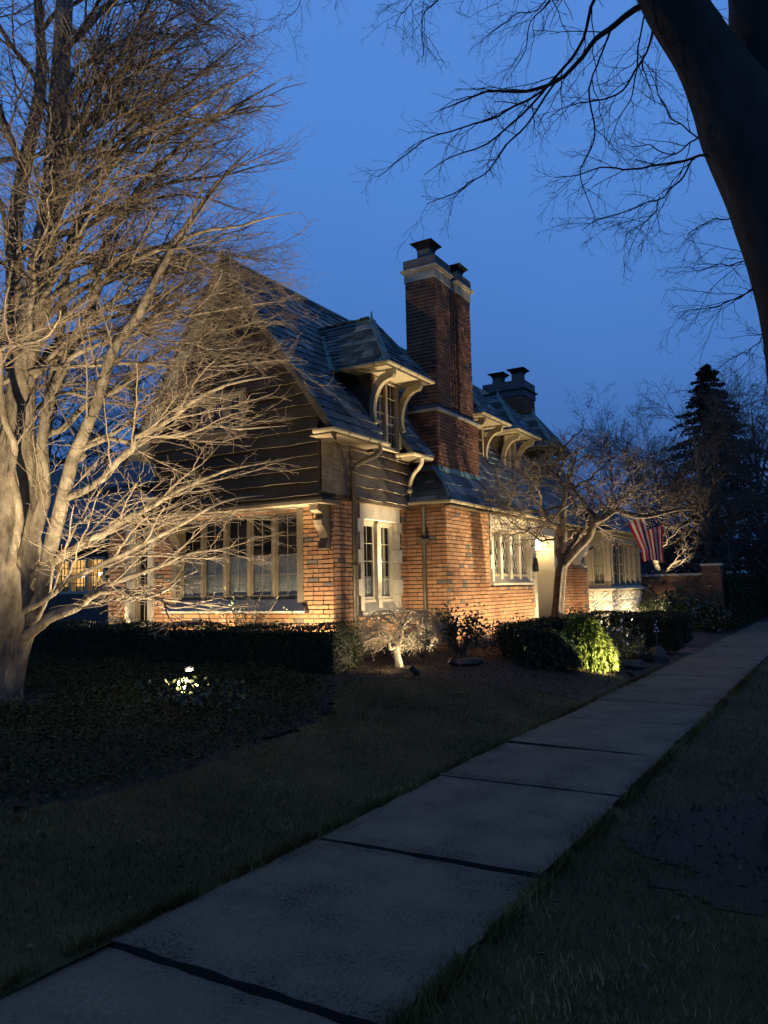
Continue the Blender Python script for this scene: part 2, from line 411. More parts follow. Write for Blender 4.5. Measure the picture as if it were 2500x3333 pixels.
BEECH={
 'A':[(5.24,8.07,1.74,0.182),(5.25,7.91,2.77,0.169),(5.22,7.84,3.78,0.155),(5.22,7.76,4.29,0.149),(5.25,7.65,4.79,0.142),(5.25,7.55,5.55,0.131),(5.27,7.45,6.08,0.124),(5.24,7.31,7.49,0.103),(5.22,7.23,8.4,0.09),(5.18,7.15,9.48,0.072),(5.15,7.02,10.94,0.04)],
 'B':[(5.25,8.34,2.27,0.126),(5.26,8.23,3.15,0.117),(5.29,8.13,3.86,0.109),(5.29,8.07,4.62,0.101),(5.24,8.08,5.28,0.094),(5.21,8.08,5.96,0.086),(5.25,7.95,6.62,0.078),(5.29,7.82,7.29,0.07),(5.29,7.76,7.97,0.061),(5.25,7.77,8.65,0.052),(5.19,7.76,9.79,0.032)],
 'B2':[(5.04,8.26,2.43,0.119),(4.79,8.11,4.1,0.101),(4.57,8.03,5.41,0.086),(4.36,7.83,7.0,0.065),(4.1,7.61,8.83,0.032)],
 'C':[(5.36,7.76,1.29,0.091),(5.35,7.66,1.52,0.088),(5.32,7.53,1.91,0.083),(5.31,7.36,2.29,0.079),(5.3,7.17,2.72,0.073),(5.29,7.03,3.03,0.069),(5.3,6.94,3.19,0.066),(5.31,6.75,3.53,0.061),(5.3,6.63,3.81,0.057),(5.31,6.47,4.09,0.053),(5.33,6.35,4.25,0.05),(5.38,6.14,4.47,0.045),(5.42,5.87,4.86,0.038),(5.46,5.57,5.26,0.03),(5.55,5.15,5.73,0.018),(5.64,4.78,6.06,0.005)],
 'D':[(5.3,7.94,1.91,0.077),(5.4,7.67,2.62,0.07),(5.37,7.61,3.36,0.063),(5.4,7.5,3.96,0.057),(5.5,7.26,4.49,0.052),(5.58,7.07,4.93,0.047),(5.61,6.94,5.47,0.041),(5.68,6.76,5.88,0.036),(5.84,6.45,6.37,0.029),(6.04,6.07,6.76,0.023),(6.28,5.64,7.07,0.015),(6.53,5.21,7.32,0.005)],
 'E':[(5.39,7.83,2.6,0.07),(5.48,7.78,3.67,0.061),(5.56,7.71,4.41,0.054),(5.63,7.66,5.16,0.048),(5.66,7.64,5.75,0.043),(5.78,7.48,6.2,0.038),(5.97,7.23,6.84,0.031),(6.12,7.02,7.15,0.027),(6.44,6.58,7.77,0.019),(6.88,5.97,8.46,0.005)],
 'F1':[(5.34,7.81,1.17,0.059),(5.37,7.51,1.28,0.054),(5.39,7.22,1.39,0.049),(5.4,6.96,1.52,0.044),(5.41,6.7,1.61,0.038),(5.45,6.38,1.63,0.032),(5.48,6.07,1.53,0.024),(5.51,5.77,1.48,0.016),(5.54,5.45,1.5,0.005)],
 'F2':[(5.41,7.86,1.25,0.042),(5.59,7.65,1.4,0.038),(5.7,7.51,1.52,0.035),(5.84,7.33,1.63,0.032),(5.92,7.24,1.69,0.03),(6.25,6.83,1.86,0.022),(6.55,6.45,2.05,0.013),(6.82,6.13,2.12,0.004)],
 'G':[(5.34,7.67,1.83,0.042),(5.38,7.54,1.94,0.04),(5.45,7.33,2.04,0.038),(5.53,7.06,2.18,0.035),(5.6,6.86,2.29,0.032),(5.66,6.65,2.42,0.03),(5.77,6.31,2.57,0.025),(5.85,6.05,2.69,0.022),(6.05,5.48,2.87,0.014),(6.22,5.0,2.98,0.004)],
 'H':[(5.39,7.8,1.77,0.038),(5.52,7.7,1.92,0.036),(5.65,7.6,2.01,0.034),(5.87,7.42,2.18,0.03),(6.08,7.24,2.39,0.027),(6.18,7.16,2.46,0.025),(6.44,6.94,2.47,0.021),(6.92,6.52,2.52,0.013),(7.35,6.15,2.45,0.004)],
 'I':[(5.3,7.2,2.63,0.042),(5.35,6.93,2.7,0.04),(5.38,6.69,2.79,0.037),(5.38,6.52,2.92,0.035),(5.39,6.32,3.04,0.033),(5.39,6.22,3.12,0.031),(5.38,6.14,3.2,0.03),(5.39,6.0,3.25,0.028),(5.41,5.75,3.35,0.025),(5.43,5.52,3.46,0.022),(5.5,4.94,3.59,0.014),(5.57,4.39,3.67,0.004)],
 'J':[(5.36,7.11,3.05,0.032),(5.42,7.05,3.09,0.03),(5.47,7.01,3.22,0.029),(5.64,6.85,3.36,0.026),(5.72,6.76,3.45,0.025),(5.88,6.6,3.56,0.022),(6.04,6.43,3.72,0.019),(6.29,6.16,3.91,0.014),(6.7,5.73,4.17,0.004)],
 'K':[(5.31,7.66,3.2,0.042),(5.38,7.62,3.38,0.04),(5.5,7.51,3.49,0.038),(5.68,7.38,3.75,0.035),(5.81,7.26,3.89,0.033),(5.99,7.1,4.07,0.03),(6.17,6.94,4.29,0.027),(6.36,6.77,4.45,0.024),(6.51,6.62,4.55,0.021),(6.92,6.22,4.84,0.014),(7.38,5.77,5.12,0.004)],
 'L':[(5.34,7.24,4.12,0.028),(5.35,7.16,4.2,0.027),(5.42,6.97,4.27,0.026),(5.47,6.82,4.37,0.024),(5.55,6.59,4.45,0.022),(5.65,6.35,4.5,0.02),(5.74,6.11,4.54,0.018),(5.82,5.93,4.55,0.017),(6.07,5.28,4.61,0.01),(6.27,4.78,4.63,0.003)],
 'M':[(5.46,7.13,4.6,0.028),(5.52,7.11,4.65,0.027),(5.63,7.06,4.75,0.026),(5.86,6.96,4.83,0.024),(6.08,6.84,4.92,0.021),(6.5,6.62,5.1,0.017),(6.83,6.44,5.29,0.013),(7.52,6.02,5.71,0.003)],
 'N':[(5.28,7.36,6.06,0.035),(5.28,7.29,6.1,0.034),(5.32,7.0,6.18,0.032),(5.36,6.67,6.28,0.029),(5.38,6.32,6.43,0.025),(5.45,5.74,6.58,0.019),(5.51,5.19,6.69,0.013),(5.55,4.59,6.81,0.003)],
 'O':[(5.24,7.34,6.47,0.035),(5.34,7.24,6.55,0.033),(5.47,7.1,6.64,0.031),(5.73,6.85,6.66,0.028),(5.99,6.58,6.85,0.024),(6.21,6.34,7.02,0.02),(6.7,5.82,7.37,0.012),(7.1,5.38,7.55,0.003)],
 'P':[(5.24,7.3,6.64,0.042),(5.28,7.12,6.83,0.039),(5.35,6.86,7.0,0.035),(5.42,6.67,7.1,0.032),(5.52,6.31,7.32,0.026),(5.58,6.07,7.51,0.022),(5.67,5.8,7.65,0.017),(5.83,5.28,7.89,0.005)],
 'Q':[(5.22,7.26,6.99,0.035),(5.34,7.23,7.27,0.033),(5.54,7.11,7.52,0.029),(5.7,7.02,7.79,0.027),(5.89,6.94,8.22,0.023),(6.09,6.86,8.72,0.018),(6.36,6.72,9.3,0.012),(6.61,6.56,9.74,0.005)],
 'R':[(5.29,7.63,5.58,0.035),(5.53,7.47,5.85,0.032),(5.81,7.29,6.12,0.028),(6.15,7.05,6.39,0.024),(6.58,6.72,6.65,0.019),(7.12,6.3,6.94,0.012),(7.68,5.84,7.23,0.003)],
 'S':[(5.18,7.56,4.81,0.035),(5.25,7.07,4.97,0.031),(5.32,6.62,5.07,0.028),(5.41,6.14,5.12,0.024),(5.48,5.59,5.21,0.019),(5.57,5.0,5.25,0.013),(5.67,4.31,5.23,0.003)],
 'T':[(5.18,7.69,4.2,0.035),(4.97,7.66,4.35,0.029),(4.62,7.67,4.49,0.02),(4.19,7.71,4.53,0.004)],
 'U':[(5.03,7.75,5.14,0.035),(4.93,7.88,5.37,0.029),(4.75,8.13,5.58,0.021),(4.45,8.58,5.86,0.004)],
 'V':[(5.17,7.83,6.54,0.035),(5.04,7.89,6.77,0.03),(4.92,7.89,7.05,0.024),(4.74,8.02,7.28,0.016),(4.5,8.17,7.57,0.004)],
 'W':[(5.07,7.75,1.8,0.052),(4.99,7.5,2.38,0.047),(4.84,7.45,2.82,0.042),(4.77,7.33,3.15,0.038),(4.64,7.31,3.48,0.034),(4.54,7.2,3.89,0.028),(4.44,6.96,4.45,0.02),(4.38,6.77,4.83,0.014),(4.38,6.65,4.98,0.01),(4.46,6.38,5.01,0.005)],
 'Y':[(5.27,7.68,1.45,0.035),(5.29,7.43,1.56,0.033),(5.3,7.18,1.72,0.031),(5.34,6.75,1.87,0.028),(5.39,6.25,2.04,0.023),(5.44,5.69,2.23,0.018),(5.46,5.14,2.44,0.012),(5.51,4.51,2.51,0.003)],
 'ZZ':[(5.34,7.03,3.14,0.028),(5.42,6.74,3.22,0.026),(5.56,6.28,3.22,0.022),(5.7,5.8,3.25,0.017),(5.86,5.26,3.27,0.012),(6.02,4.68,3.26,0.003)],
}
DOGWOOD={
 'trunk':[(15.62,5.27,0.24,0.125),(15.6,5.22,0.62,0.121),(15.59,5.17,0.99,0.116),(15.57,5.11,1.47,0.11),(15.56,5.06,1.84,0.105),(15.57,4.99,2.07,0.1)],
 'a':[(15.57,5.01,2.04,0.075),(15.49,5.05,2.29,0.07),(15.5,4.93,2.53,0.065),(15.46,4.92,2.77,0.06),(15.37,4.93,3.14,0.052),(15.34,4.88,3.43,0.046),(15.27,4.87,3.76,0.038),(15.26,4.8,4.0,0.031),(15.25,4.71,4.31,0.02)],
 'b':[(15.5,5.06,2.32,0.05),(15.31,5.01,2.71,0.042),(15.11,5.12,2.89,0.037),(14.89,5.18,3.18,0.03),(14.73,5.15,3.47,0.022),(14.62,5.11,3.7,0.016),(14.44,5.15,3.93,0.006)],
 'c':[(15.57,5.01,2.0,0.095),(15.58,4.71,2.28,0.087),(15.59,4.48,2.48,0.081),(15.57,4.32,2.72,0.074),(15.57,4.22,2.83,0.071),(15.58,4.01,3.0,0.065),(15.65,3.73,3.02,0.058),(15.75,3.32,2.97,0.047),(15.84,2.91,2.98,0.035),(15.92,2.43,3.12,0.015)],
 'd':[(15.73,4.29,2.83,0.06),(15.71,4.4,3.09,0.053),(15.68,4.54,3.28,0.047),(15.65,4.67,3.51,0.04),(15.66,4.75,3.8,0.032),(15.74,4.71,4.12,0.022),(15.84,4.66,4.52,0.006)],
 'e':[(15.57,4.97,2.16,0.06),(15.79,4.82,2.54,0.053),(15.99,4.65,2.73,0.048),(16.17,4.48,2.85,0.043),(16.57,4.13,3.3,0.032),(16.94,3.81,3.71,0.02),(17.29,3.48,4.06,0.006)],
 'f':[(15.32,5.09,2.76,0.028),(14.9,5.34,2.8,0.022),(14.55,5.54,2.62,0.017),(14.22,5.74,2.52,0.011),(13.99,5.84,2.31,0.004)],
 'g':[(15.38,4.9,3.2,0.03),(15.14,5.21,3.17,0.025),(14.9,5.52,3.14,0.019),(14.69,5.77,3.2,0.013),(14.46,6.0,3.45,0.004)],
 'h':[(15.22,4.86,3.75,0.028),(15.05,5.21,4.02,0.022),(14.89,5.54,4.22,0.016),(14.77,5.83,4.17,0.011),(14.64,6.11,4.38,0.004)],
 'i':[(15.58,4.69,3.58,0.028),(15.58,4.29,3.86,0.021),(15.57,3.9,4.14,0.013),(15.56,3.58,4.36,0.004)],
 'j':[(15.61,3.96,3.01,0.03),(15.46,3.79,3.25,0.024),(15.36,3.4,3.39,0.015),(15.3,3.05,3.35,0.004)],
 'k':[(15.55,4.92,2.6,0.028),(15.53,5.3,2.53,0.023),(15.48,5.69,2.67,0.018),(15.44,6.14,3.03,0.01),(15.39,6.47,3.11,0.004)],
 'l':[(15.24,4.75,4.12,0.02),(15.25,4.67,4.5,0.016),(15.33,4.49,4.74,0.011),(15.4,4.31,4.99,0.006)],
}
STREET_TREE={
 'trunk':[(5.43,0.06,-0.13,0.4),(5.39,0.03,0.5,0.385),(5.32,-0.01,1.39,0.37),(5.24,-0.02,2.3,0.355),(5.13,0.02,3.21,0.34),(5.0,0.14,3.84,0.325),(4.85,0.32,4.28,0.265),(4.77,0.41,4.5,0.21),(4.69,0.51,4.74,0.172),(4.57,0.66,5.06,0.16),(4.49,0.76,5.34,0.13),(4.39,0.84,5.81,0.1)],
 'stem2':[(5.05,0.02,3.86,0.3),(5.04,0.09,4.3,0.285),(5.04,0.13,4.78,0.262),(5.05,0.15,5.17,0.245),(5.07,0.16,5.6,0.22),(5.1,0.16,6.26,0.18)],
 'R1':[(4.53,0.76,5.07,0.029),(4.54,0.84,5.07,0.027),(4.58,0.99,5.06,0.025),(4.61,1.11,5.05,0.023),(4.67,1.21,4.99,0.021),(4.73,1.41,4.94,0.018),(4.75,1.58,4.93,0.016),(4.75,1.73,4.97,0.014),(4.75,1.93,5.07,0.011),(4.76,2.11,5.06,0.008),(4.77,2.32,5.04,0.003)],
 'R1b':[(4.74,1.41,4.95,0.011),(4.68,1.61,4.82,0.01),(4.61,1.81,4.74,0.009),(4.52,2.03,4.69,0.007),(4.44,2.25,4.64,0.006),(4.38,2.44,4.53,0.005),(4.34,2.58,4.43,0.003)],
 'R2':[(4.68,1.02,5.42,0.018),(4.71,1.13,5.37,0.017),(4.8,1.23,5.23,0.015),(4.87,1.37,5.11,0.014),(4.89,1.54,5.03,0.012),(4.94,1.8,4.88,0.01),(4.95,2.01,4.8,0.008),(4.93,2.28,4.78,0.006),(4.92,2.53,4.73,0.003)],
 'R3':[(4.73,1.43,4.92,0.011),(4.56,1.57,4.61,0.009),(4.44,1.68,4.39,0.008),(4.27,1.82,4.15,0.006),(4.15,1.93,4.04,0.005),(4.0,2.06,3.95,0.003)],
 'R4':[(4.51,1.0,4.99,0.009),(4.58,1.1,4.83,0.008),(4.62,1.17,4.72,0.008),(4.75,1.2,4.52,0.007),(4.8,1.26,4.38,0.006),(4.85,1.32,4.26,0.005),(4.98,1.29,4.08,0.004),(5.04,1.28,4.01,0.003)],
 'R5':[(4.56,0.72,5.0,0.012),(4.6,0.76,4.96,0.012),(4.69,0.84,4.86,0.01),(4.76,0.96,4.77,0.009),(4.79,1.13,4.73,0.007),(4.8,1.36,4.75,0.005),(4.81,1.53,4.76,0.003)],
 'R6':[(4.77,0.44,4.12,0.012),(4.78,0.51,4.13,0.012),(4.8,0.63,4.16,0.011),(4.83,0.89,4.21,0.009),(4.85,1.13,4.27,0.007),(4.86,1.33,4.33,0.005),(4.87,1.5,4.34,0.003)],
 'R7':[(4.82,0.63,4.17,0.008),(4.85,0.73,4.08,0.007),(4.86,0.84,4.01,0.006),(4.85,0.97,3.97,0.006),(4.84,1.14,3.95,0.004),(4.82,1.27,3.93,0.003)],
 'R7b':[(4.89,0.84,4.03,0.005),(4.78,0.87,3.87,0.005),(4.66,0.93,3.76,0.004),(4.56,0.98,3.66,0.003)],
 'R8':[(4.79,0.49,4.22,0.008),(4.86,0.61,4.34,0.007),(4.94,0.75,4.53,0.006),(5.08,0.85,4.84,0.005),(5.23,0.93,5.18,0.003)],
 'R9':[(4.95,0.3,3.74,0.007),(5.07,0.41,3.85,0.006),(5.24,0.58,3.95,0.005),(5.46,0.79,3.96,0.003)],
 'R10':[(5.02,0.24,3.47,0.007),(5.09,0.35,3.57,0.006),(5.19,0.55,3.61,0.005),(5.28,0.76,3.66,0.003)],
 'R11':[(5.04,0.21,3.45,0.007),(5.03,0.34,3.38,0.007),(5.02,0.49,3.31,0.005),(5.0,0.62,3.28,0.004),(4.97,0.76,3.28,0.003)],
 'R12':[(5.09,0.2,3.12,0.006),(5.19,0.33,3.11,0.005),(5.28,0.41,3.06,0.004),(5.36,0.54,3.06,0.003)],
 'R13':[(5.0,1.71,6.18,0.009),(4.75,1.95,5.94,0.008),(4.54,2.15,5.74,0.007),(4.43,2.24,5.57,0.006),(4.4,2.25,5.41,0.005),(4.35,2.22,5.12,0.003)],
 'R14':[(4.97,1.06,5.74,0.009),(5.0,1.39,5.82,0.008),(5.05,1.63,5.77,0.006),(5.07,1.85,5.76,0.005),(5.08,2.05,5.75,0.003)],
 'R15':[(4.77,2.1,6.13,0.008),(4.78,2.36,6.05,0.006),(4.79,2.55,5.99,0.005),(4.81,2.67,5.91,0.003)],
 'R16':[(4.98,3.01,6.71,0.008),(4.94,3.29,6.64,0.007),(4.89,3.57,6.59,0.005),(4.88,3.73,6.48,0.004),(4.88,3.83,6.41,0.003)],
 'R17':[(4.75,0.53,4.28,0.008),(4.9,0.66,4.32,0.007),(5.02,0.79,4.36,0.006),(5.16,0.96,4.55,0.005),(5.28,1.15,4.65,0.003)],
 'R18':[(4.61,0.81,5.11,0.008),(4.8,0.9,4.99,0.007),(5.0,0.99,4.84,0.006),(5.14,1.15,4.71,0.004),(5.25,1.21,4.61,0.003)],
 'R19':[(4.94,1.47,5.95,0.009),(5.1,1.55,5.82,0.008),(5.19,1.73,5.74,0.006),(5.3,1.87,5.62,0.005),(5.36,2.02,5.53,0.003)],
 'R20':[(5.29,0.53,5.73,0.008),(5.59,0.52,5.56,0.006),(5.73,0.48,5.5,0.004),(5.83,0.47,5.44,0.003)],
}
MAPLE={
 'trunk':[(10.21,5.88,0.35,0.055),(10.2,5.88,0.47,0.051),(10.18,5.89,0.61,0.046),(10.17,5.89,0.71,0.042),(10.17,5.86,0.76,0.038)],
 'a':[(10.17,5.87,0.73,0.03),(10.14,5.77,0.87,0.026),(10.1,5.75,0.98,0.023),(10.1,5.64,1.05,0.02),(10.12,5.53,0.97,0.016),(10.12,5.42,0.86,0.011),(10.14,5.33,0.8,0.006)],
 'b':[(10.17,5.87,0.74,0.028),(10.05,5.93,0.71,0.025),(9.95,5.93,0.83,0.021),(9.83,5.98,0.87,0.017),(9.66,6.07,0.87,0.012),(9.57,6.09,0.78,0.006)],
 'c':[(10.17,5.87,0.74,0.024),(10.16,6.0,0.84,0.021),(10.17,6.08,0.93,0.018),(10.15,6.25,1.02,0.013),(10.15,6.37,0.92,0.01),(10.17,6.44,0.84,0.006)],
 'd':[(10.18,5.86,0.74,0.02),(10.1,5.7,0.73,0.015),(10.02,5.52,0.76,0.01),(9.94,5.45,0.84,0.005)],
 'e':[(10.2,5.8,0.88,0.024),(10.2,5.85,1.0,0.022),(10.18,6.0,1.07,0.019),(10.14,6.19,1.16,0.014),(10.11,6.37,1.11,0.01),(10.12,6.49,0.97,0.005)],
 'f':[(10.19,5.8,0.95,0.024),(10.23,5.8,1.06,0.022),(10.34,5.71,1.15,0.019),(10.5,5.58,1.17,0.015),(10.64,5.5,1.05,0.01),(10.74,5.48,0.9,0.005)],
 'g':[(10.18,5.84,0.81,0.02),(10.13,5.65,0.84,0.017),(10.06,5.44,0.86,0.014),(9.99,5.22,0.79,0.009),(9.94,5.07,0.78,0.005)],
 'h':[(10.19,5.8,0.97,0.02),(10.16,5.82,1.11,0.017),(10.1,5.89,1.23,0.014),(10.0,6.05,1.26,0.01),(9.91,6.21,1.22,0.005)],
 'i':[(10.19,5.79,1.0,0.02),(10.2,5.69,1.16,0.017),(10.22,5.59,1.27,0.014),(10.29,5.42,1.25,0.01),(10.35,5.3,1.15,0.005)],
}
# ---------------------------------------------------------------- house
house = tag(empty('brick_house', (14, 9, .4)), 'floodlit brick and slate house with a tall chimney and a timber gable', 'house')
FG = Fr((10.5, 0, 0), (0, 1, 0), (-1, 0, 0))        # gable wall, brick plane
FS = Fr((10.07, 0, 0), (0, 1, 0), (-1, 0, 0))       # gable siding plane (jettied)
FF = Fr((0, 7.25, 0), (1, 0, 0), (0, -1, 0))        # front wall beside the gable
FSS = Fr((0, 7.18, 0), (1, 0, 0), (0, -1, 0))       # front siding
FR = Fr((13.03, 0, 0), (0, 1, 0), (-1, 0, 0))       # return of the hall wing
FW = Fr((0, 6.42, 0), (1, 0, 0), (0, -1, 0))        # hall wing front

def wall_parts(q, fr, A0, A1, Z0, Z1, holes, b0, b1, tone=.5):
    hs = sorted([h for h in holes if h[1] > A0 and h[0] < A1])
    a = A0
    for h0, h1, z0, z1 in hs:
        if h0 > a: q.box(fr, a, h0, b0, b1, Z0, Z1, tone)
        if z0 > Z0: q.box(fr, max(h0, A0), min(h1, A1), b0, b1, Z0, z0, tone)
        if z1 < Z1: q.box(fr, max(h0, A0), min(h1, A1), b0, b1, z1, Z1, tone)
        a = h1
    if a < A1: q.box(fr, a, A1, b0, b1, Z0, Z1, tone)

PIECES = []        # (score, owner, kind, matrix params) collected, sorted, split into singles and the joined rest
COURSE, BL = .0755, .214
def lay_bricks(owner, fr, A0, A1, Z0, Z1, holes=(), single=True, course=COURSE, bl=BL, rough=.0045, odd=.05, keep=None):
    n = int(round((Z1-Z0)/course))
    course = (Z1-Z0)/n
    for i in range(n):
        z = Z0+i*course
        a = A0-(bl/2 if i % 2 else 0)-.02*random.random()
        while a < A1:
            l_ = bl if random.random() > .12 else bl/2
            c0, c1 = max(a, A0), min(a+l_-.012, A1)
            a += l_
            segs = [(c0, c1)]
            for h0, h1, z0, z1 in holes:
                if z+course*.5 > z0 and z+course*.5 < z1:
                    ns = []
                    for s0, s1 in segs:
                        if s1 <= h0 or s0 >= h1: ns.append((s0, s1))
                        else:
                            if s0 < h0: ns.append((s0, h0))
                            if s1 > h1: ns.append((h1, s1))
                    segs = ns
            for s0, s1 in segs:
                if s1-s0 < .025: continue
                tone = random.uniform(.93, 1) if random.random() < odd else min(.88, max(.05, random.gauss(.54, .13)))
                c = np.array(fr.p((s0+s1)/2, 0, z+course/2))
                d = CAM-c; dd = np.linalg.norm(d)
                sc_ = (s1-s0)*max(0, float(d@fr.n))/dd**3 if single and s1-s0 > .18 and c[2] > 1.05 else 0
                PIECES.append((sc_, owner, fr, s0, s1, z, z+course-.0175, tone, rough))

def brick_verts(w_, h_, jit):
    j = lambda: random.uniform(-jit, jit)
    return [(0+j()*.6, .018+j(), 0+j()*.6), (w_+j()*.6, .018+j(), 0+j()*.6), (w_+j()*.6, .013+j(), h_+j()*.6), (0+j()*.6, .013+j(), h_+j()*.6),
            (0, -.03, 0), (w_, -.03, 0), (w_, -.03, h_), (0, -.03, h_)]
BF = [(0, 1, 2, 3), (0, 4, 5, 1), (1, 5, 6, 2), (2, 6, 7, 3), (3, 7, 4, 0)]
def flush_bricks(mats):
    PIECES.sort(key=lambda q: -q[0])
    singles = [q for q in PIECES if q[0] > 0][:300]
    ids = set(id(q) for q in singles)
    cache = {}
    for q in singles:
        _, owner, fr, s0, s1, z0, z1, tone, rough = q
        l_ = round((s1-s0)*200)/200
        key = (l_, int(tone*14), random.randrange(2))
        if key not in cache:
            m_ = MB(); m_.add(brick_verts(l_, z1-z0, rough), BF, (int(tone*14)+.5)/14 if tone < .9 else tone)
            me = bpy.data.meshes.new('brick'); me.from_pydata(m_.v, [], m_.f)
            at = me.attributes.new('tone', 'FLOAT', 'FACE'); at.data.foreach_set('value', np.array(m_.t, np.float32))
            cache[key] = me
        o = link('brick', cache[key], mats[owner.name], owner)
        P = fr.p((s0+s1)/2-l_/2, 0, z0)
        o.matrix_basis = Matrix(((fr.u[0], fr.n[0], 0, P[0]), (fr.u[1], fr.n[1], 0, P[1]), (0, 0, 1, P[2]), (0, 0, 0, 1)))
    rest = {}
    for q in PIECES:
        if id(q) in ids: continue
        _, owner, fr, s0, s1, z0, z1, tone, rough = q
        m_ = rest.setdefault(owner.name, (owner, MB()))[1]
        m_.add([fr.p(s0+a, b, z0+c) for a, b, c in brick_verts(s1-s0, z1-z0, rough)], BF, tone)
    for k, (owner, m_) in rest.items():
        m_.build('brickwork', mats[k], owner, 'stuff')

# ---- brick walls (mortar core + bricks)
HG = [(7.86, 10.97, 1.27, 2.98), (11.45, 12.25, .8, 2.95)]
HF = [(11.22, 12.77, 1.14, 3.12)]
HW = [(15.06, 17.70, 1.60, 3.14), (17.70, 19.42, .2, 3.14)]
q = MB()
wall_parts(q, FG, 7.30, 12.75, .2, 3.12, HG, -.25, 0)
wall_parts(q, FF, 10.5, 13.03, .2, 3.14, HF, -.25, 0)
wall_parts(q, FR, 6.42, 7.245, .2, 3.2, [], -.2, 0)
wall_parts(q, FW, 13.24, 22.2, .2, 3.2, HW, -.25, 0)
gw = q.build('brick_wall', M['mortar'], house)
lay_bricks(gw, FG, 7.25, 12.75, .30, 3.10, HG)
lay_bricks(gw, FF, 10.51, 13.03, .30, 3.12, HF)
lay_bricks(gw, FR, 6.42, 7.25, .30, 3.20)
lay_bricks(gw, FW, 13.04, 22.0, .30, 3.20, HW)
# pier beside the bay
FP = Fr((20.8, 0, 0), (0, 1, 0), (-1, 0, 0)); FP2 = Fr((0, 6.12, 0), (1, 0, 0), (0, -1, 0))
q = MB(); q.box(FW, 20.8, 21.2, 0, .30, .2, 2.05)
q.build('buttress', M['mortar'], house)
lay_bricks(gw, FP, 6.12, 6.42, .3, 2.05, single=False); lay_bricks(gw, FP2, 20.81, 21.2, .3, 2.05, single=False)

# ---- the jettied gable: siding core, boards, trim
RS = 1.41          # roof slope of the gable range
AP, AZ, EY, EZ = 9.08, 7.48, 6.72, 4.14
def gable_bounds(z):
    if z < EZ+.45: r_ = 7.19
    else: r_ = EY+(z-EZ)/RS+.06
    r_ = max(7.19, EY+(z-EZ)/RS+.06) if z > EZ else 7.19
    return r_, 2*AP-r_
q = MB()
y0, y1 = 7.20, 2*AP-7.20
ZT = EZ+(7.2-EY)*RS-.1
q.prism([(10.08, y0, 3.12), (10.08, y1, 3.12), (10.08, y1, ZT), (10.08, AP, AZ-.12), (10.08, y0, ZT)], (.4, 0, 0))
q.box(FF, 10.48, 13.03, -.2, .068, 3.125, 4.15)
sd = q.build('gable_siding', M['siding'], house)
UW = (8.70, 10.0, 4.30, 5.12)
def board(fr, a0f, a1f, z0, z1, parent, wave=.014, out=.078, tone=.5, n=26, name='siding_board'):
    m_ = MB(); ph = random.uniform(0, 9); P = []
    for i in range(n+1):
        t = i/n
        wv = wave*(math.sin(ph+t*11)+.6*math.sin(ph*2+t*23)+.4*math.sin(ph*3+t*47))*.5
        al, ah = a0f[0]+(a1f[0]-a0f[0])*t, a0f[1]+(a1f[1]-a0f[1])*t
        P += [fr.p(al, out+wv*.35, z0+wv), fr.p(ah, .012, z1), fr.p(al, .001, z0+wv+.002)]
    fs = []
    for i in range(n):
        k = i*3
        fs += [(k, k+3, k+4, k+1), (k+2, k+5, k+3, k)]
    fs += [(0, 1, 2), (n*3, n*3+2, n*3+1)]
    m_.add(P, fs, tone)
    return m_.build(name, M['siding'], parent)
z = 3.14; k = 0
while z < AZ-.25:
    h = .215 if z < 4.6 else .2
    r0_, l0_ = gable_bounds(z); r1_, l1_ = gable_bounds(z+h+.02)
    if r1_ < AP-.05:
        if z+h > UW[2] and z < UW[3]:
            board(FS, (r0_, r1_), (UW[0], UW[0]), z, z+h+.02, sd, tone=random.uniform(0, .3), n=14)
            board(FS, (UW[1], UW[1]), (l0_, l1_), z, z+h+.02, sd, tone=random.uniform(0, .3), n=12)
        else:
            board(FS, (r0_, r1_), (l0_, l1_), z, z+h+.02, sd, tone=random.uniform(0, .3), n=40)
    z += h; k += 1
# front siding: lapped boards right of the downpipe, nearly flush shakes left of it
z = 3.17
for k in range(5):
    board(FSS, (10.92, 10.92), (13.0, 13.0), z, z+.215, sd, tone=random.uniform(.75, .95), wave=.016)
    x = 10.08
    while x < 10.90:
        x2 = min(x+random.uniform(.22, .34), 10.915)
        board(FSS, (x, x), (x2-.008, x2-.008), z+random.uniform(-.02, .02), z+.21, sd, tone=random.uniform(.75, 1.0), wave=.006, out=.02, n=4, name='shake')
        x = x2
    z += .205
q = MB()
q.box(FS, 7.12, 11.0, -.40, .06, 3.00, 3.055); q.box(FS, 7.15, 10.98, -.40, .03, 3.055, 3.10)
q.box(FG, 7.9, 10.95, -.05, .22, 2.985, 2.998)
q.box(FSS, 10.92, 13.02, -.05, .035, 3.10, 3.16)
q.build('jetty_moulding', M['brownstone'], house)
# scrolled corner corbel under the jetty
prof = [(10.52, 2.26), (10.33, 2.28), (10.36, 2.36), (10.40, 2.44), (10.34, 2.56), (10.25, 2.66), (10.22, 2.74), (10.29, 2.80), (10.24, 2.86), (10.12, 2.90), (10.12, 3.0), (10.52, 3.0)]
q = MB(); q.prism([(x, 7.29, z) for x, z in prof], (0, .16, 0)); q.box(Fr((0, 0, 0), (1, 0, 0), (0, 1, 0)), 10.10, 10.5, 7.28, 7.47, 2.985, 2.999)
q.build('corbel', M['brownstone'], house)
q = MB(); q.prism([(x, 10.64, z) for x, z in prof], (0, .22, 0)); q.build('corbel', M['brownstone'], house)

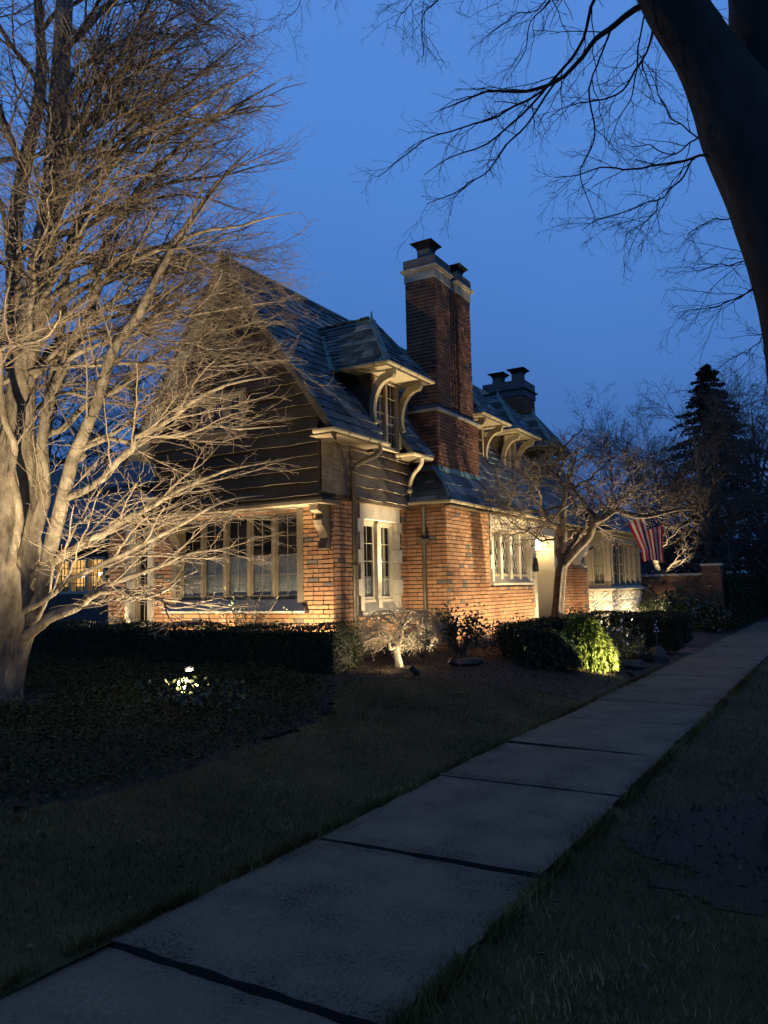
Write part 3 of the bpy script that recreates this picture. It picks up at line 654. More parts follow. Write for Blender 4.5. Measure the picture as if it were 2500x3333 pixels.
# ---- windows
def add_blind(m_, fr, a0, a1, z0, z1, b):
    z_ = z0
    while z_ < z1:
        m_.hexa([fr.p(a0, b+.010, z_), fr.p(a1, b+.010, z_), fr.p(a1, b+.011, z_+.003), fr.p(a0, b+.011, z_+.003),
                 fr.p(a0, b-.008, z_+.027), fr.p(a1, b-.008, z_+.027), fr.p(a1, b-.007, z_+.030), fr.p(a0, b-.007, z_+.030)], random.random())
        z_ += .034

def pleats(fr, a0, a1, z0, z1, b, amp=.03, wl_=.11):
    n = max(8, int((a1-a0)/.018)); m_ = MB(); P = []; ph = random.uniform(0, 6)
    for i in range(n+1):
        a = a0+(a1-a0)*i/n
        o_ = amp*math.sin(ph+2*PI*(a-a0)/wl_+.6*math.sin(5*a))
        P += [fr.p(a, b+o_, z0), fr.p(a, b+o_*.8, z1)]
    m_.add(P, [(2*i, 2*i+2, 2*i+3, 2*i+1) for i in range(n)], random.uniform(.3, .7))
    return m_

def window(fr, a0, a1, z0, z1, lights, rec=.14, mull=.07, grid=(2, 4), blind=0.0, curtain=None, diamond=False, fm='frame', sash=.045, mullion_mat=None, mdeep=.10, room=(.6, .6)):
    wdw = empty('window', (0, 0, 0), house)
    def put(m_, name, mt):
        o = m_.build(name, mt, wdw); return o
    b = -rec
    q = MB()
    q.box(fr, a0, a1, b-.05, b+.03, z1-.05, z1); q.box(fr, a0, a1, b-.05, b+.03, z0, z0+.05)
    q.box(fr, a0, a0+.045, b-.05, b+.03, z0+.05, z1-.05); q.box(fr, a1-.045, a1, b-.05, b+.03, z0+.05, z1-.05)
    put(q, 'frame', M[fm])
    wl_ = (a1-a0-.09-mull*(lights-1))/lights
    for i in range(lights):
        s0 = a0+.045+i*(wl_+mull); s1 = s0+wl_; y0, y1 = z0+.05, z1-.05
        if i < lights-1:
            q = MB(); q.box(fr, s1, s1+mull, b-.05, b+mdeep, y0, y1); put(q, 'mullion', M[mullion_mat or fm])
        q = MB()
        q.box(fr, s0, s1, b-.03, b+.012, y1-sash, y1); q.box(fr, s0, s1, b-.03, b+.012, y0, y0+sash)
        q.box(fr, s0, s0+sash, b-.03, b+.012, y0+sash, y1-sash); q.box(fr, s1-sash, s1, b-.03, b+.012, y0+sash, y1-sash)
        put(q, 'sash', M[fm])
        g0, g1, h0, h1 = s0+sash, s1-sash, y0+sash, y1-sash
        q = MB(); q.add([fr.p(g0, b-.012, h0), fr.p(g1, b-.012, h0), fr.p(g1, b-.012, h1), fr.p(g0, b-.012, h1)], [(0, 1, 2, 3)])
        put(q, 'pane', M['glass'])
        q = MB()
        if diamond:
            st = .15; k_ = 1.9
            c_ = h0-(g1-g0)*k_
            while c_ < h1:
                for sgn in (1, -1):
                    pts = []
                    A0_, A1_ = g0, g1
                    zA = c_ if sgn > 0 else c_+(g1-g0)*k_
                    zB = c_+(g1-g0)*k_ if sgn > 0 else c_
                    t0, t1 = 0.0, 1.0
                    d_ = zB-zA
                    for lim, hi in ((h0, False), (h1, True)):
                        t_ = (lim-zA)/d_
                        if (d_ > 0) != hi: t0 = max(t0, t_)
                        else: t1 = min(t1, t_)
                    if t1-t0 > .02:
                        q.strut(fr.p(g0+(g1-g0)*t0, b-.004, zA+d_*t0), fr.p(g0+(g1-g0)*t1, b-.004, zA+d_*t1), .013, .010, fr.n)
                c_ += st*k_
        else:
            for i_ in range(1, grid[0]):
                a_ = g0+(g1-g0)*i_/grid[0]; q.box(fr, a_-.006, a_+.006, b-.010, b+.001, h0, h1)
            for i_ in range(1, grid[1]):
                z_ = h0+(h1-h0)*i_/grid[1]; q.box(fr, g0, g1, b-.009, b+.002, z_-.006, z_+.006)
        if q.v: put(q, 'glazing_bar', M['leadcame'] if diamond else M[fm])
        if blind:
            q = MB(); add_blind(q, fr, g0-.03, g1+.03, h0, h0+(h1-h0)*blind, b-.05); put(q, 'blind', M['blind'])
    q = MB(); q.box(fr, a0-room[0], a1+room[1], -.50, -.47, z0-.35, z1+.45); put(q, 'room_wall', M['room'])
    if curtain:
        for c0, c1 in curtain[1]:
            put(pleats(fr, a0+(a1-a0)*c0, a0+(a1-a0)*c1, z0+.02, z1-.04, b-.16), 'curtain', M[curtain[0]])
    return wdw

def quoin_jamb(wdw, fr, a, sgn, z0, z1, rec, w0=.15, w1=.24, hs=.33, proud=.024):
    z_ = z0; k_ = 0
    while z_ < z1-.02:
        h = min(hs*random.uniform(.85, 1.15), z1-z_)
        if z1-z_-h < .1: h = z1-z_
        w_ = w1 if k_ % 2 else w0
        q = MB(); aa, bb = sorted((a, a+sgn*w_))
        q.box(fr, aa, bb, -rec-.04, proud+.002*random.random(), z_+.003, z_+h-.003, random.uniform(.3, .7))
        q.build('stone_block', M['stone'], wdw)
        z_ += h; k_ += 1

def sloped_sill(wdw, fr, a0, a1, z0, zin, rec, proud, mt='stone', inset=.0, front=.05):
    """a stone sill whose top slopes from the glass down to a lip"""
    q = MB()
    q.add([fr.p(a0, proud, z0), fr.p(a1, proud, z0), fr.p(a1, proud, z0+front), fr.p(a0, proud, z0+front),
           fr.p(a0+inset, -rec, zin), fr.p(a1-inset, -rec, zin), fr.p(a1, -rec, z0), fr.p(a0, -rec, z0)],
          [(0, 1, 2, 3), (3, 2, 5, 4), (0, 3, 4, 7), (2, 1, 6, 5), (0, 7, 6, 1)], .5)
    q.build('stone_sill', M[mt], wdw)

# five-light window of the gable
wd = window(FG, 7.99, 10.84, 1.44, 2.985, 5, rec=.10, mull=.065, grid=(2, 4), blind=.50, mdeep=.03, fm='darkframe', sash=.035, room=(.6, 1.0))
sloped_sill(wd, FG, 7.74, 11.08, 1.22, 1.45, .06, .16, inset=.24, mt='stone', front=.035)
q = MB(); q.box(FG, 7.86, 7.99, -.2, .026, 1.27, 2.98); q.build('jamb', M['darkframe'], wd)
q = MB(); q.box(FG, 10.84, 10.97, -.2, .026, 1.27, 2.98); q.build('jamb', M['darkframe'], wd)
# three-light window in the siding
wd = window(FS, 8.76, 9.96, 4.36, 5.08, 3, rec=-.055, mull=.12, grid=(2, 3), curtain=('voile', [(.02, .30), (.36, .64), (.70, .98)]), mdeep=.012, fm='darkframe')
q = MB(); q.box(FS, 8.68, 10.02, -.02, .085, 4.28, 4.358); q.box(FS, 8.70, 8.758, -.02, .075, 4.36, 5.08); q.box(FS, 9.962, 10.0, -.02, .075, 4.36, 5.08); q.box(FS, 8.68, 10.02, -.02, .083, 5.082, 5.13)
q.build('casing', M['siding'], wd)
# narrow stone window at the back end of the gable wall
wd = window(FG, 11.62, 12.08, .95, 2.85, 1, rec=.12, grid=(2, 5))
for a_, s_ in ((11.62, -1), (12.08, 1)): quoin_jamb(wd, FG, a_, s_, .8, 2.95, .12, .13, .17)
# tall two-light window under the siding
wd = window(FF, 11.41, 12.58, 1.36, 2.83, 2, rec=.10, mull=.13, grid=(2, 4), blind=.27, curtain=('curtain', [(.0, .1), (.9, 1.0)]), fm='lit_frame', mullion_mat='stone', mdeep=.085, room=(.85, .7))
quoin_jamb(wd, FF, 11.41, -1, 1.20, 2.84, .10, .115, .185, .27)
quoin_jamb(wd, FF, 12.58, 1, 1.20, 2.84, .10, .115, .185, .27)
q = MB(); q.box(FF, 11.29, 12.70, -.19, .026, 2.84, 3.095, .5); q.build('stone_lintel', M['stone'], wd)
sloped_sill(wd, FF, 11.30, 12.69, 1.14, 1.37, .10, .05, front=.055)
q = MB(); q.box(FF, 11.93, 12.06, -.1, .0, 1.2, 1.40); q.build('mullion', M['stone'], wd)
# four-light leaded window of the hall
wd = window(FW, 15.28, 17.46, 1.82, 2.83, 4, rec=.085, mull=.13, diamond=True, fm='frame', mullion_mat='stone', sash=.02, mdeep=.065, room=(.8, .28))
for a_ in [15.28+.045+i*((2.18-.09-.39)/4+.13)+(2.18-.09-.39)/4 for i in range(3)]:
    q = MB(); q.box(FW, a_, a_+.13, -.1, -.022, 1.70, 1.865); q.build('mullion', M['stone'], wd)
quoin_jamb(wd, FW, 15.28, -1, 1.66, 2.84, .085, .11, .18, .30)
quoin_jamb(wd, FW, 17.46, 1, 1.66, 2.84, .085, .11, .22, .42)
sloped_sill(wd, FW, 15.16, 17.58, 1.62, 1.83, .08, .045, front=.05)
for i_, (x0_, x1_) in enumerate([(15.12, 15.92), (15.925, 16.72), (16.725, 17.52), (17.525, 18.30), (18.305, 19.40)]):
    q = MB(); q.box(FW, x0_, x1_, -.28, .026+.002*i_, 2.842, 3.13, random.uniform(.4, .6)); q.build('stone_lintel', M['stone'], wd)
# ---- entrance recess
door = empty('entrance', (0, 0, 0), house)
for side, x0_, x1_ in (('l', 17.72, 17.90), ('r', 19.24, 19.42)):
    z_ = .35; k_ = 0
    while z_ < 2.8:
        h = min(.36, 2.84-z_); e_ = .06 if k_ % 2 else 0
        q = MB(); q.box(FW, x0_-(e_ if side == 'l' else 0), x1_+(e_ if side == 'r' else 0), -.06, .025, z_+.003, z_+h-.003, random.uniform(.35, .65))
        q.build('stone_block', M['stone'], door); z_ += h; k_ += 1
FDR = Fr((19.24, 0, 0), (0, 1, 0), (-1, 0, 0))
for r_ in range(6):
    y_ = 6.48
    while y_ < 7.7:
        y2 = min(y_+.46+.2*(r_ % 2)*(y_ < 6.6), 7.7)
        q = MB(); q.box(FDR, y_+.002, y2-.002, -.1, .004*random.random(), .35+r_*.41+.002, .35+(r_+1)*.41-.002, random.uniform(.2, .8)); q.build('reveal_block', M['plaster'], door)
        y_ = y2
q = MB(); q.box(FW, 17.7, 19.3, -1.4, -1.28, .3, 2.9); q.box(Fr((17.9, 0, 0), (0, 1, 0), (1, 0, 0)), 6.48, 7.7, -.1, 0, .3, 2.84)
q.box(FW, 17.8, 19.3, -1.4, -.06, 2.815, 2.84); q.build('recess_wall', M['plaster'], door)
q = MB(); q.box(FW, 18.05, 19.05, -1.27, -1.2, .42, 2.55); q.build('door_leaf', M['door'], door)
q = MB(); q.box(FW, 17.9, 19.24, -1.3, .3, .30, .40); q.build('door_step', M['stone'], door)
# lantern in the recess
lan = empty('entrance_lantern', (18.35, 6.72, 2.45), None)
tag(lan, 'glowing lantern inside the stone entrance recess', 'lantern')
LX, LY, LZ = 18.80, 6.68, 2.62
q = MB(); q.tube([(LX, LY, LZ-.12), (LX, LY, LZ-.09), (LX, LY, LZ-.03), (LX, LY, LZ+.04), (LX, LY, LZ+.10), (LX, LY, LZ+.13)], [.03, .065, .085, .085, .06, .03], 14); g_ = q.build('lamp_glass', M['globe'], lan, smooth=True)
q = MB(); q.tube([(LX, LY, LZ+.135), (LX, LY, LZ+.20)], [.13, .03], 10); q.tube([(LX, LY, LZ-.15), (LX, LY, LZ-.135)], [.11, .11], 10)
q.tube([(LX, LY, LZ+.2), (LX, LY, 2.82)], .012, 6); q.build('lantern_frame', M['iron'], lan)
for k_ in range(4):
    c_ = PI/4+k_*PI/2
    q = MB(); q.tube([(LX+.1*math.cos(c_), LY+.1*math.sin(c_), LZ-.14), (LX+.1*math.cos(c_), LY+.1*math.sin(c_), LZ+.14)], .006, 5); q.build('bar', M['iron'], lan)
def lamp(name, kind, loc, watts, col, parent, size=.04, target=None, cone=90, blend=.5):
    d = bpy.data.lights.new(name, kind); d.energy = watts; d.color = col; d.shadow_soft_size = size
    o = bpy.data.objects.new(name, d); C.objects.link(o)
    o.location = loc
    if kind == 'SPOT':
        d.spot_size = R(cone); d.spot_blend = blend
        o.rotation_euler = (Vector(target)-Vector(loc)).to_track_quat('-Z', 'Y').to_euler()
    o.parent = parent
    return o
unpivot(lan, (LX, LY, LZ-.15))
# dark letter box hung on the jamb between window and door
lb = tag(empty('letter_box'), 'small dark box hung on the stone jamb between leaded window and entrance', 'letter box')
q = MB(); q.prism([FW.p(17.62, .02, 1.93), FW.p(17.80, .02, 1.93), FW.p(17.79, .02, 2.09), FW.p(17.75, .02, 2.14), FW.p(17.73, .02, 2.26), FW.p(17.69, .02, 2.26), FW.p(17.67, .02, 2.14), FW.p(17.63, .02, 2.09)], (0, -.09, 0)); q.build('box_body', M['iron'], lb)
q = MB(); q.box(FW, 17.68, 17.74, .11, .113, 1.99, 2.0); q.box(FW, 17.69, 17.73, .11, .113, 2.03, 2.055); q.build('name_plate', M['lead'], lb)
unpivot(lb, (17.71, 6.4, 1.93))

# ---- roofs
SL = []
def lay_slates(owner, o, u, v, U, V, expo, test=None, single=True, wd_=(.20, .25, .31, .36)):
    o = np.array(o, float); u = np.array(u, float); u /= np.linalg.norm(u); v = np.array(v, float); v /= np.linalg.norm(v)
    n = np.cross(u, v)
    if n[2] < 0: n = -n
    j = 0; vv = -.03
    while vv < V:
        ex = expo*(1-.25*vv/max(V, 1))
        a = -random.random()*.25
        while a < U:
            w_ = random.choice(wd_)
            c0, c1 = a, a+w_
            a += w_
            if c1 < .02 or c0 > U-.02: continue
            c0 = max(c0, 0); c1 = min(c1, U)
            if c1-c0 < .05: continue
            cx, cv = (c0+c1)/2, vv+ex/2
            if test and not test(o+u*cx+v*cv): continue
            P = o+u*cx+v*cv; d = CAM-P; dd = np.linalg.norm(d)
            s_ = (c1-c0)*ex*max(0, float(d@n))/dd**3 if single else 0
            tone = random.choice([random.gauss(.22, .1), random.gauss(.42, .15), random.gauss(.55, .15), random.gauss(.88, .12)])
            SL.append((s_, owner, o, u, v, n, c0, c1-c0-.006, vv+random.uniform(-.008, .008), ex, min(.99, max(.02, tone))))
        vv += ex; j += 1

def slate_verts(w_, ex):
    j = lambda s_: random.uniform(-s_, s_)
    L = ex*1.75; k = random.uniform(0, .012)
    e0, e1 = random.uniform(-.012, .016), random.uniform(-.012, .016)
    return [(0, e0, .026+k), (w_, e1, .026+k+j(.004)), (w_, L, .004), (0, L, .004), (0, e0, .008), (w_, e1, .008), (w_, L, -.006), (0, L, -.006)]
SF = [(0, 1, 2, 3), (0, 4, 5, 1), (1, 5, 6, 2), (3, 7, 4, 0)]
def flush_slates():
    SL.sort(key=lambda q: -q[0])
    singles = [q for q in SL if q[0] > 0][:300]; ids = set(id(q) for q in singles); cache = {}
    for q in singles:
        _, owner, o, u, v, n, a, w_, vv, ex, tone = q
        key = (round(w_*50), round(ex*100), int(tone*10), random.randrange(2))
        if key not in cache:
            me = bpy.data.meshes.new('slate'); me.from_pydata(slate_verts(key[0]/50, key[1]/100), [], SF)
            at = me.attributes.new('tone', 'FLOAT', 'FACE'); at.data.foreach_set('value', np.full(len(SF), (key[2]+.5)/10, np.float32)); cache[key] = me
        s_ = link('slate', cache[key], M['slate'], owner)
        P = o+u*a+v*vv
        s_.matrix_basis = Matrix(((u[0], v[0], n[0], P[0]), (u[1], v[1], n[1], P[1]), (u[2], v[2], n[2], P[2]), (0, 0, 0, 1)))
    rest = {}
    for q in SL:
        if id(q) in ids: continue
        _, owner, o, u, v, n, a, w_, vv, ex, tone = q
        m_ = rest.setdefault(owner.name, (owner, MB()))[1]
        m_.add([o+u*(a+x)+v*(vv+y)+n*z for x, y, z in slate_verts(w_, ex)], SF, tone)
    for k, (owner, m_) in rest.items():
        m_.build('slate_covering', M['slate'], owner, 'stuff')

def slab(q, pts, th=.10, tone=.3):
    P = [np.array(p, float) for p in pts]
    n = np.cross(P[1]-P[0], P[2]-P[0]); n /= np.linalg.norm(n)
    if n[2] > 0: n = -n
    q.prism(pts, n*th, tone)

WZ, WY = 3.24, 6.28
WSL = (AZ-WZ)/(AP-WY)
q = MB()
def gp(x, y): return (x, y, EZ+(y-EY)*RS)
def gq(x, y): return (x, 2*AP-y, EZ+(y-EY)*RS)
def wp(x, y): return (x, y, WZ+(y-WY)*WSL)
slab(q, [gp(9.75, EY), gp(11.36, EY), gp(11.36, 7.1), gp(9.75, 7.1)])
slab(q, [gp(12.36, EY), gp(13.15, EY), gp(13.15, 7.1), gp(12.36, 7.1)])
slab(q, [gp(9.75, 7.1), gp(13.6, 7.1), gp(13.6, AP), gp(9.75, AP)])
slab(q, [gq(9.75, EY), gq(24.2, EY), gq(24.2, AP), gq(9.75, AP)])
slab(q, [wp(13.42, 6.72), wp(24.2, 6.72), wp(24.2, AP), wp(13.42, AP)])
slab(q, [wp(12.93, WY), wp(24.2, WY), wp(24.2, 6.72), wp(13.42, 6.72)])
slab(q, [(12.93, WY, WZ), (13.42, 6.72, WZ+(6.72-WY)*WSL), (13.42, 7.5, WZ+(6.72-WY)*WSL), (12.93, 7.22, WZ)])
roof = q.build('roof', M['lead'], house)
SN = math.sqrt(1+RS*RS)
D1X, D1Y = 11.9, 0.0
def not_dormer(P):
    return not (abs(P[0]-D1X) < .50 and P[1] < 7.75) and not (13.3 < P[0] < 15.35 and P[1] > 6.72 and P[1] < 7.45)
lay_slates(roof, gp(9.75, EY), (1, 0, 0), (0, 1, RS), 13.4-9.75, (AP-EY)*SN, .225, lambda P: not_dormer(P) and (P[1] > 7.5 or P[0] < 13.1))
WN = math.sqrt(1+WSL*WSL)
def wing_ok(P):
    if P[1] < 6.72 and P[0] < 12.93+(P[1]-WY)*(.49/.44): return False
    if P[1] >= 6.72 and P[0] < 13.42: return False
    if 13.3 < P[0] < 15.35 and 6.68 < P[1] < 7.42: return False
    for xc in (16.45, 18.6, 21.3):
        if abs(P[0]-xc) < .48 and 7.05 < P[1] < 7.9: return False
    return True
lay_slates(roof, wp(12.93, WY), (1, 0, 0), (0, 1, WSL), 24.2-12.93, (AP-WY)*WN, .235, wing_ok)
hv = np.array([.49, 0, (6.72-WY)*WSL])
lay_slates(roof, (12.93, WY, WZ), (0, 1, 0), hv, .95, np.linalg.norm(hv), .16, lambda P: P[1] > WY+(P[0]-12.93)*.9)
# copper along hip, chimney foot and ridge
q = MB()
q.tube([(12.93, WY, WZ+.03), (13.43, 6.73, WZ+(6.73-WY)*WSL+.02)], .028, 6)
zc = WZ+(6.72-WY)*WSL
q.hexa([(13.33, 6.66, zc-.02), (15.36, 6.66, zc-.02), (15.36, 6.69, zc+.10), (13.33, 6.69, zc+.10), (13.33, 6.70, zc-.02), (15.36, 6.70, zc-.02), (15.36, 6.72, zc+.10), (13.33, 6.72, zc+.10)])
q.hexa([(13.32, 6.67, zc-.02), (13.32, 7.3, zc-.02), (13.35, 7.3, zc+.1), (13.35, 6.69, zc+.1), (13.38, 6.68, zc-.02), (13.38, 7.3, zc-.02), (13.38, 7.3, zc+.1), (13.38, 6.70, zc+.1)])
q.build('copper_flashing', M['copper'], roof)
q = MB(); q.tube([(9.74, AP, AZ+.02), (24.2, AP, AZ+.02)], .05, 6); q.build('ridge_cap', M['copper'], roof)
q = MB()
for f_ in (gp, gq):
    a_, b_ = np.array(f_(9.74, EY-.05)), np.array(f_(9.74, AP))
    q.hexa([a_+(0, 0, -.15), a_+(.05, 0, -.15), b_+(.05, 0, -.15), b_+(0, 0, -.15), a_+(0, 0, -.01), a_+(.05, 0, -.01), b_+(.05, 0, -.01), b_+(0, 0, -.01)])
q.build('verge_board', M['siding'], roof)
q = MB(); q.box(Fr((0, 0, 0), (1, 0, 0), (0, 1, 0)), 9.80, 11.36, 6.72, 7.2, 4.05, 4.07); q.box(Fr((0, 0, 0), (1, 0, 0), (0, 1, 0)), 12.36, 13.1, 6.72, 7.2, 4.03, 4.05)
q.box(Fr((0, 0, 0), (1, 0, 0), (0, 1, 0)), 13.0, 22.0, 6.30, 6.43, 3.13, 3.16)
q.build('soffit', M['brownstone'], house)

def gutter(path, parent, r_=.050):
    """half-round trough with rolled lip along a level path; outward side is to the right of the path direction"""
    P = [np.array(p, float) for p in path]; n = len(P); q = MB(); k = 7
    dirs = [(P[min(i+1, n-1)]-P[max(i-1, 0)]) for i in range(n)]
    rows = []
    for i in range(n):
        if 0 < i < n-1:
            d0 = P[i]-P[i-1]; d1 = P[i+1]-P[i]; d0 /= np.linalg.norm(d0); d1 /= np.linalg.norm(d1)
            s0 = np.array([d0[1], -d0[0], 0]); s1 = np.array([d1[1], -d1[0], 0]); s_ = (s0+s1); s_ /= (1+s0@s1)
        else:
            d_ = dirs[i]/np.linalg.norm(dirs[i]); s_ = np.array([d_[1], -d_[0], 0])
        rows.append([P[i]+s_*(-r_*math.cos(PI*j/(k-1))+r_)+np.array([0, 0, -r_*1.1*math.sin(PI*j/(k-1))]) for j in range(k)] + [P[i]+s_*(2*r_-.012)+np.array([0, 0, .012])] + [P[i]+s_*(2*r_*(k-1-j)/(k-1))*.9+s_*.004+np.array([0, 0, -r_*.9*math.sin(PI*j/(k-1))+.0]) for j in range(k)])
    m_ = len(rows[0])
    q.add([p for r__ in rows for p in r__], [(i*m_+j, (i+1)*m_+j, (i+1)*m_+(j+1) % m_, i*m_+(j+1) % m_) for i in range(n-1) for j in range(m_)] + [tuple(range(m_)), tuple((n-1)*m_+j for j in range(m_))], random.uniform(.3, .7))
    g = q.build('gutter', M['gutter'], parent)
    for i in range(n-1):
        L = np.linalg.norm(P[i+1]-P[i]); d_ = (P[i+1]-P[i])/L; s_ = np.array([d_[1], -d_[0], 0])
        for t in np.arange(.35, L, .62):
            b_ = MB(); c_ = P[i]+d_*t
            b_.tube([c_+s_*(r_-r_*1.07*math.cos(PI*j/8))+np.array([0, 0, -r_*1.16*math.sin(PI*j/8)]) for j in range(9)], .007, 4)
            b_.build('bracket_strap', M['pipe'], parent)
    return g
gutter([(9.72, 7.02, 4.10), (9.72, 6.70, 4.10), (11.36, 6.70, 4.10)], house)
gutter([(12.30, 7.0, 4.07), (12.30, 6.70, 4.07), (12.98, 6.70, 4.07)], house)
gutter([(12.92, 7.22, 3.23), (12.92, 6.29, 3.23), (22.0, 6.29, 3.23)], house)
# downpipes
def downpipe(pts, r_, mt, straps=()):
    q = MB(); q.tube(pts, r_, 10); d_ = q.build('downpipe', mt, house, smooth=True)
    for s_ in straps:
        b_ = MB(); b_.tube([(s_[0], s_[1], s_[2]-.03), (s_[0], s_[1], s_[2]-.02), (s_[0], s_[1], s_[2]+.02), (s_[0], s_[1], s_[2]+.03)], [r_, r_*1.4, r_*1.4, r_], 10); b_.build('collar', mt, d_)
downpipe([(11.05, 6.63, 4.03), (11.05, 6.64, 3.93), (11.02, 6.72, 3.85), (10.96, 6.90, 3.78), (10.91, 7.05, 3.70), (10.90, 7.085, 3.58), (10.90, 7.085, 2.5), (10.90, 7.085, .4)], .043, M['pipe'], [(10.90, 7.085, 3.6), (10.9, 7.085, 2.0)])
downpipe([(12.55, 6.63, 4.0), (12.55, 6.64, 3.92), (12.62, 6.74, 3.84), (12.74, 6.90, 3.78), (12.80, 7.0, 3.68), (12.82, 7.05, 3.55), (12.82, 7.05, 3.25)], .04, M['gutter'], [(12.82, 7.05, 3.45)])
downpipe([(12.97, 6.86, 3.15), (12.97, 6.86, 2.0), (12.97, 6.86, .4)], .042, M['pipe'])
q = MB(); q.hexa([(12.87, 6.74, 2.52), (13.03, 6.74, 2.52), (13.03, 6.98, 2.52), (12.87, 6.98, 2.52), (12.90, 6.78, 2.44), (13.03, 6.78, 2.44), (13.03, 6.94, 2.44), (12.90, 6.94, 2.44)])
q.build('rainwater_head', M['pipe'], house)

# ---- dormer (built once, copied three times)
def make_dormer():
    dm = empty('dormer', (0, 0, 0), house)
    FD = Fr((0, 7.02, 0), (1, 0, 0), (0, -1, 0))
    ez, rz, hw, fy = 5.48, 6.56, .79, 6.5
    q = MB()
    for s_ in (-1, 1):
        a_, b_ = sorted((s_*.44, s_*.50)); q.box(Fr((0, 0, 0), (1, 0, 0), (0, 1, 0)), a_, b_, 7.0, 8.2, 4.0, ez-.03)
    q.box(FD, -.44, .44, -.9, -.85, 4.1, ez-.03)
    q.build('cheek', M['siding'], dm)
    q = MB()
    q.prism([(-hw, fy, ez), (hw, fy, ez), (0, 7.28, rz)], (0, .02, -.05)); q.prism([(-hw, fy, ez), (0, 7.28, rz), (0, 8.45, rz), (-hw, 7.72, ez)], (.02, 0, -.05)); q.prism([(hw, fy, ez), (0, 7.28, rz), (0, 8.45, rz), (hw, 7.72, ez)], (-.02, 0, -.05))
    dr = q.build('dormer_roof', M['lead'], dm)
    sv = np.array([0, .78, rz-ez])
    def tri(P): return abs(P[0]) < hw*(1-(P[1]-fy)/.78)-.075
    DS.append((dr, (-hw, fy-.02, ez), (1, 0, 0), sv, 2*hw, np.linalg.norm(sv), .125, tri))
    for s_ in (-1, 1):
        v_ = np.array([-s_*hw, 0, rz-ez])
        def side(P, s_=s_):
            t = 1-abs(P[0])/hw
            return fy+.78*t+.075 < P[1] < 7.72+.73*t
        DS.append((dr, (s_*(hw+.02), fy, ez), (0, 1, 0), v_, 2.0, np.linalg.norm(v_), .125, side))
    q = MB()
    for s_ in (-1, 1):
        q.strut((s_*hw, fy, ez+.03), (0, 7.28, rz+.03), .11, .03, (s_*.55, -.55, .6))
        q.strut((s_*(hw+.03), 7.60, ez+.02), (0, 8.42, rz+.03), .16, .03, (s_*.6, -.3, .7))
    q.tube([(0, 7.24, rz+.02), (0, 8.45, rz+.02)], .035, 6)
    q.build('copper_hip', M['copper'], dm)
    q = MB(); q.tube([(0, 7.28, rz), (0, 7.28, rz+.05), (0, 7.28, rz+.10), (0, 7.28, rz+.16), (0, 7.28, rz+.24)], [.07, .05, .022, .018, .004], 8); q.build('finial', M['copper'], dm)
    q = MB(); q.box(Fr((0, 0, 0), (1, 0, 0), (0, 1, 0)), -hw+.01, hw-.01, fy+.02, 7.75, ez-.055, ez-.03); q.build('soffit', M['trim'], dm)
    gutter([(-hw, 7.7, ez), (-hw, fy, ez), (hw, fy, ez), (hw, 7.7, ez)], dm, .042)
    # scroll brackets
    for s_ in (-1, 1):
        out = []; inn = []
        for k_ in range(11):
            t = k_/10; an = PI/2*t
            out.append((6.98-.43*(1-math.cos(an)), 4.72+.63*math.sin(an)))
            inn.append((7.02-.33*(1-math.cos(an)) + .0, 4.60+.85*math.sin(an)))
        prof = [(7.02, 4.46), (6.90, 4.52), (6.93, 4.62), (6.94, 4.74)]
        for k_ in range(10):
            an = PI/2*(k_+1)/10
            prof.append((6.94-.36*(1-math.cos(an)), 4.74+.52*math.sin(an)))
        prof += [(6.55, 5.27), (6.52, 5.33), (6.52, 5.42), (6.70, 5.42)]
        for k_ in range(9, -1, -1):
            an = PI/2*(k_+1)/10
            prof.append((7.03-.36*(1-math.cos(an)), 4.74+.64*math.sin(an)))
        q = MB(); q.prism([(s_*.50-.05, y_, z_) for y_, z_ in prof], (.10, 0, 0)); q.build('bracket', M['trim'], dm)
        q = MB(); q.box(FD, s_*.5-.06, s_*.5+.06, -.02, .06, 4.2, 4.52); q.build('bracket_foot', M['trim'], dm)
    # casement window
    q = MB()
    z0, z1 = 4.12, ez-.06
    for a_ in (-.44, -.035, .37): q.box(FD, a_, a_+.07, -.06, .03, z0, z1)
    q.box(FD, -.37, -.035, -.06, .025, z0, z0+.06); q.box(FD, .035, .37, -.06, .025, z0, z0+.06)
    q.box(FD, -.37, -.035, -.06, .025, z1-.06, z1); q.box(FD, .035, .37, -.06, .025, z1-.06, z1)
    q.build('window_frame', M['frame'], dm)
    for a0, a1 in ((-.37, -.035), (.035, .37)):
        q = MB(); q.add([FD.p(a0, -.02, z0+.06), FD.p(a1, -.02, z0+.06), FD.p(a1, -.02, z1-.06), FD.p(a0, -.02, z1-.06)], [(0, 1, 2, 3)]); q.build('pane', M['glass'], dm)
        q = MB(); m_ = (a0+a1)/2; q.box(FD, m_-.006, m_+.006, -.016, -.004, z0+.06, z1-.06)
        for i_ in range(1, 4):
            z_ = z0+(z1-z0)*i_/4; q.box(FD, a0, a1, -.015, -.003, z_-.006, z_+.006)
        q.build('glazing_bar', M['frame'], dm)
        pleats(FD, a0, a0+.17, z0, z1-.05, -.14, .02, .07).build('curtain', M['voile'], dm)
    q = MB(); q.box(FD, -.43, .43, -.7, -.68, z0, z1); q.build('room_wall', M['room'], dm)
    return dm
DS = []
dorm = make_dormer()
for a_ in DS: lay_slates(*a_, single=False, wd_=(.16, .2, .24))
flush_slates(); SL.clear()
dorm.location = (D1X, 0, 0)
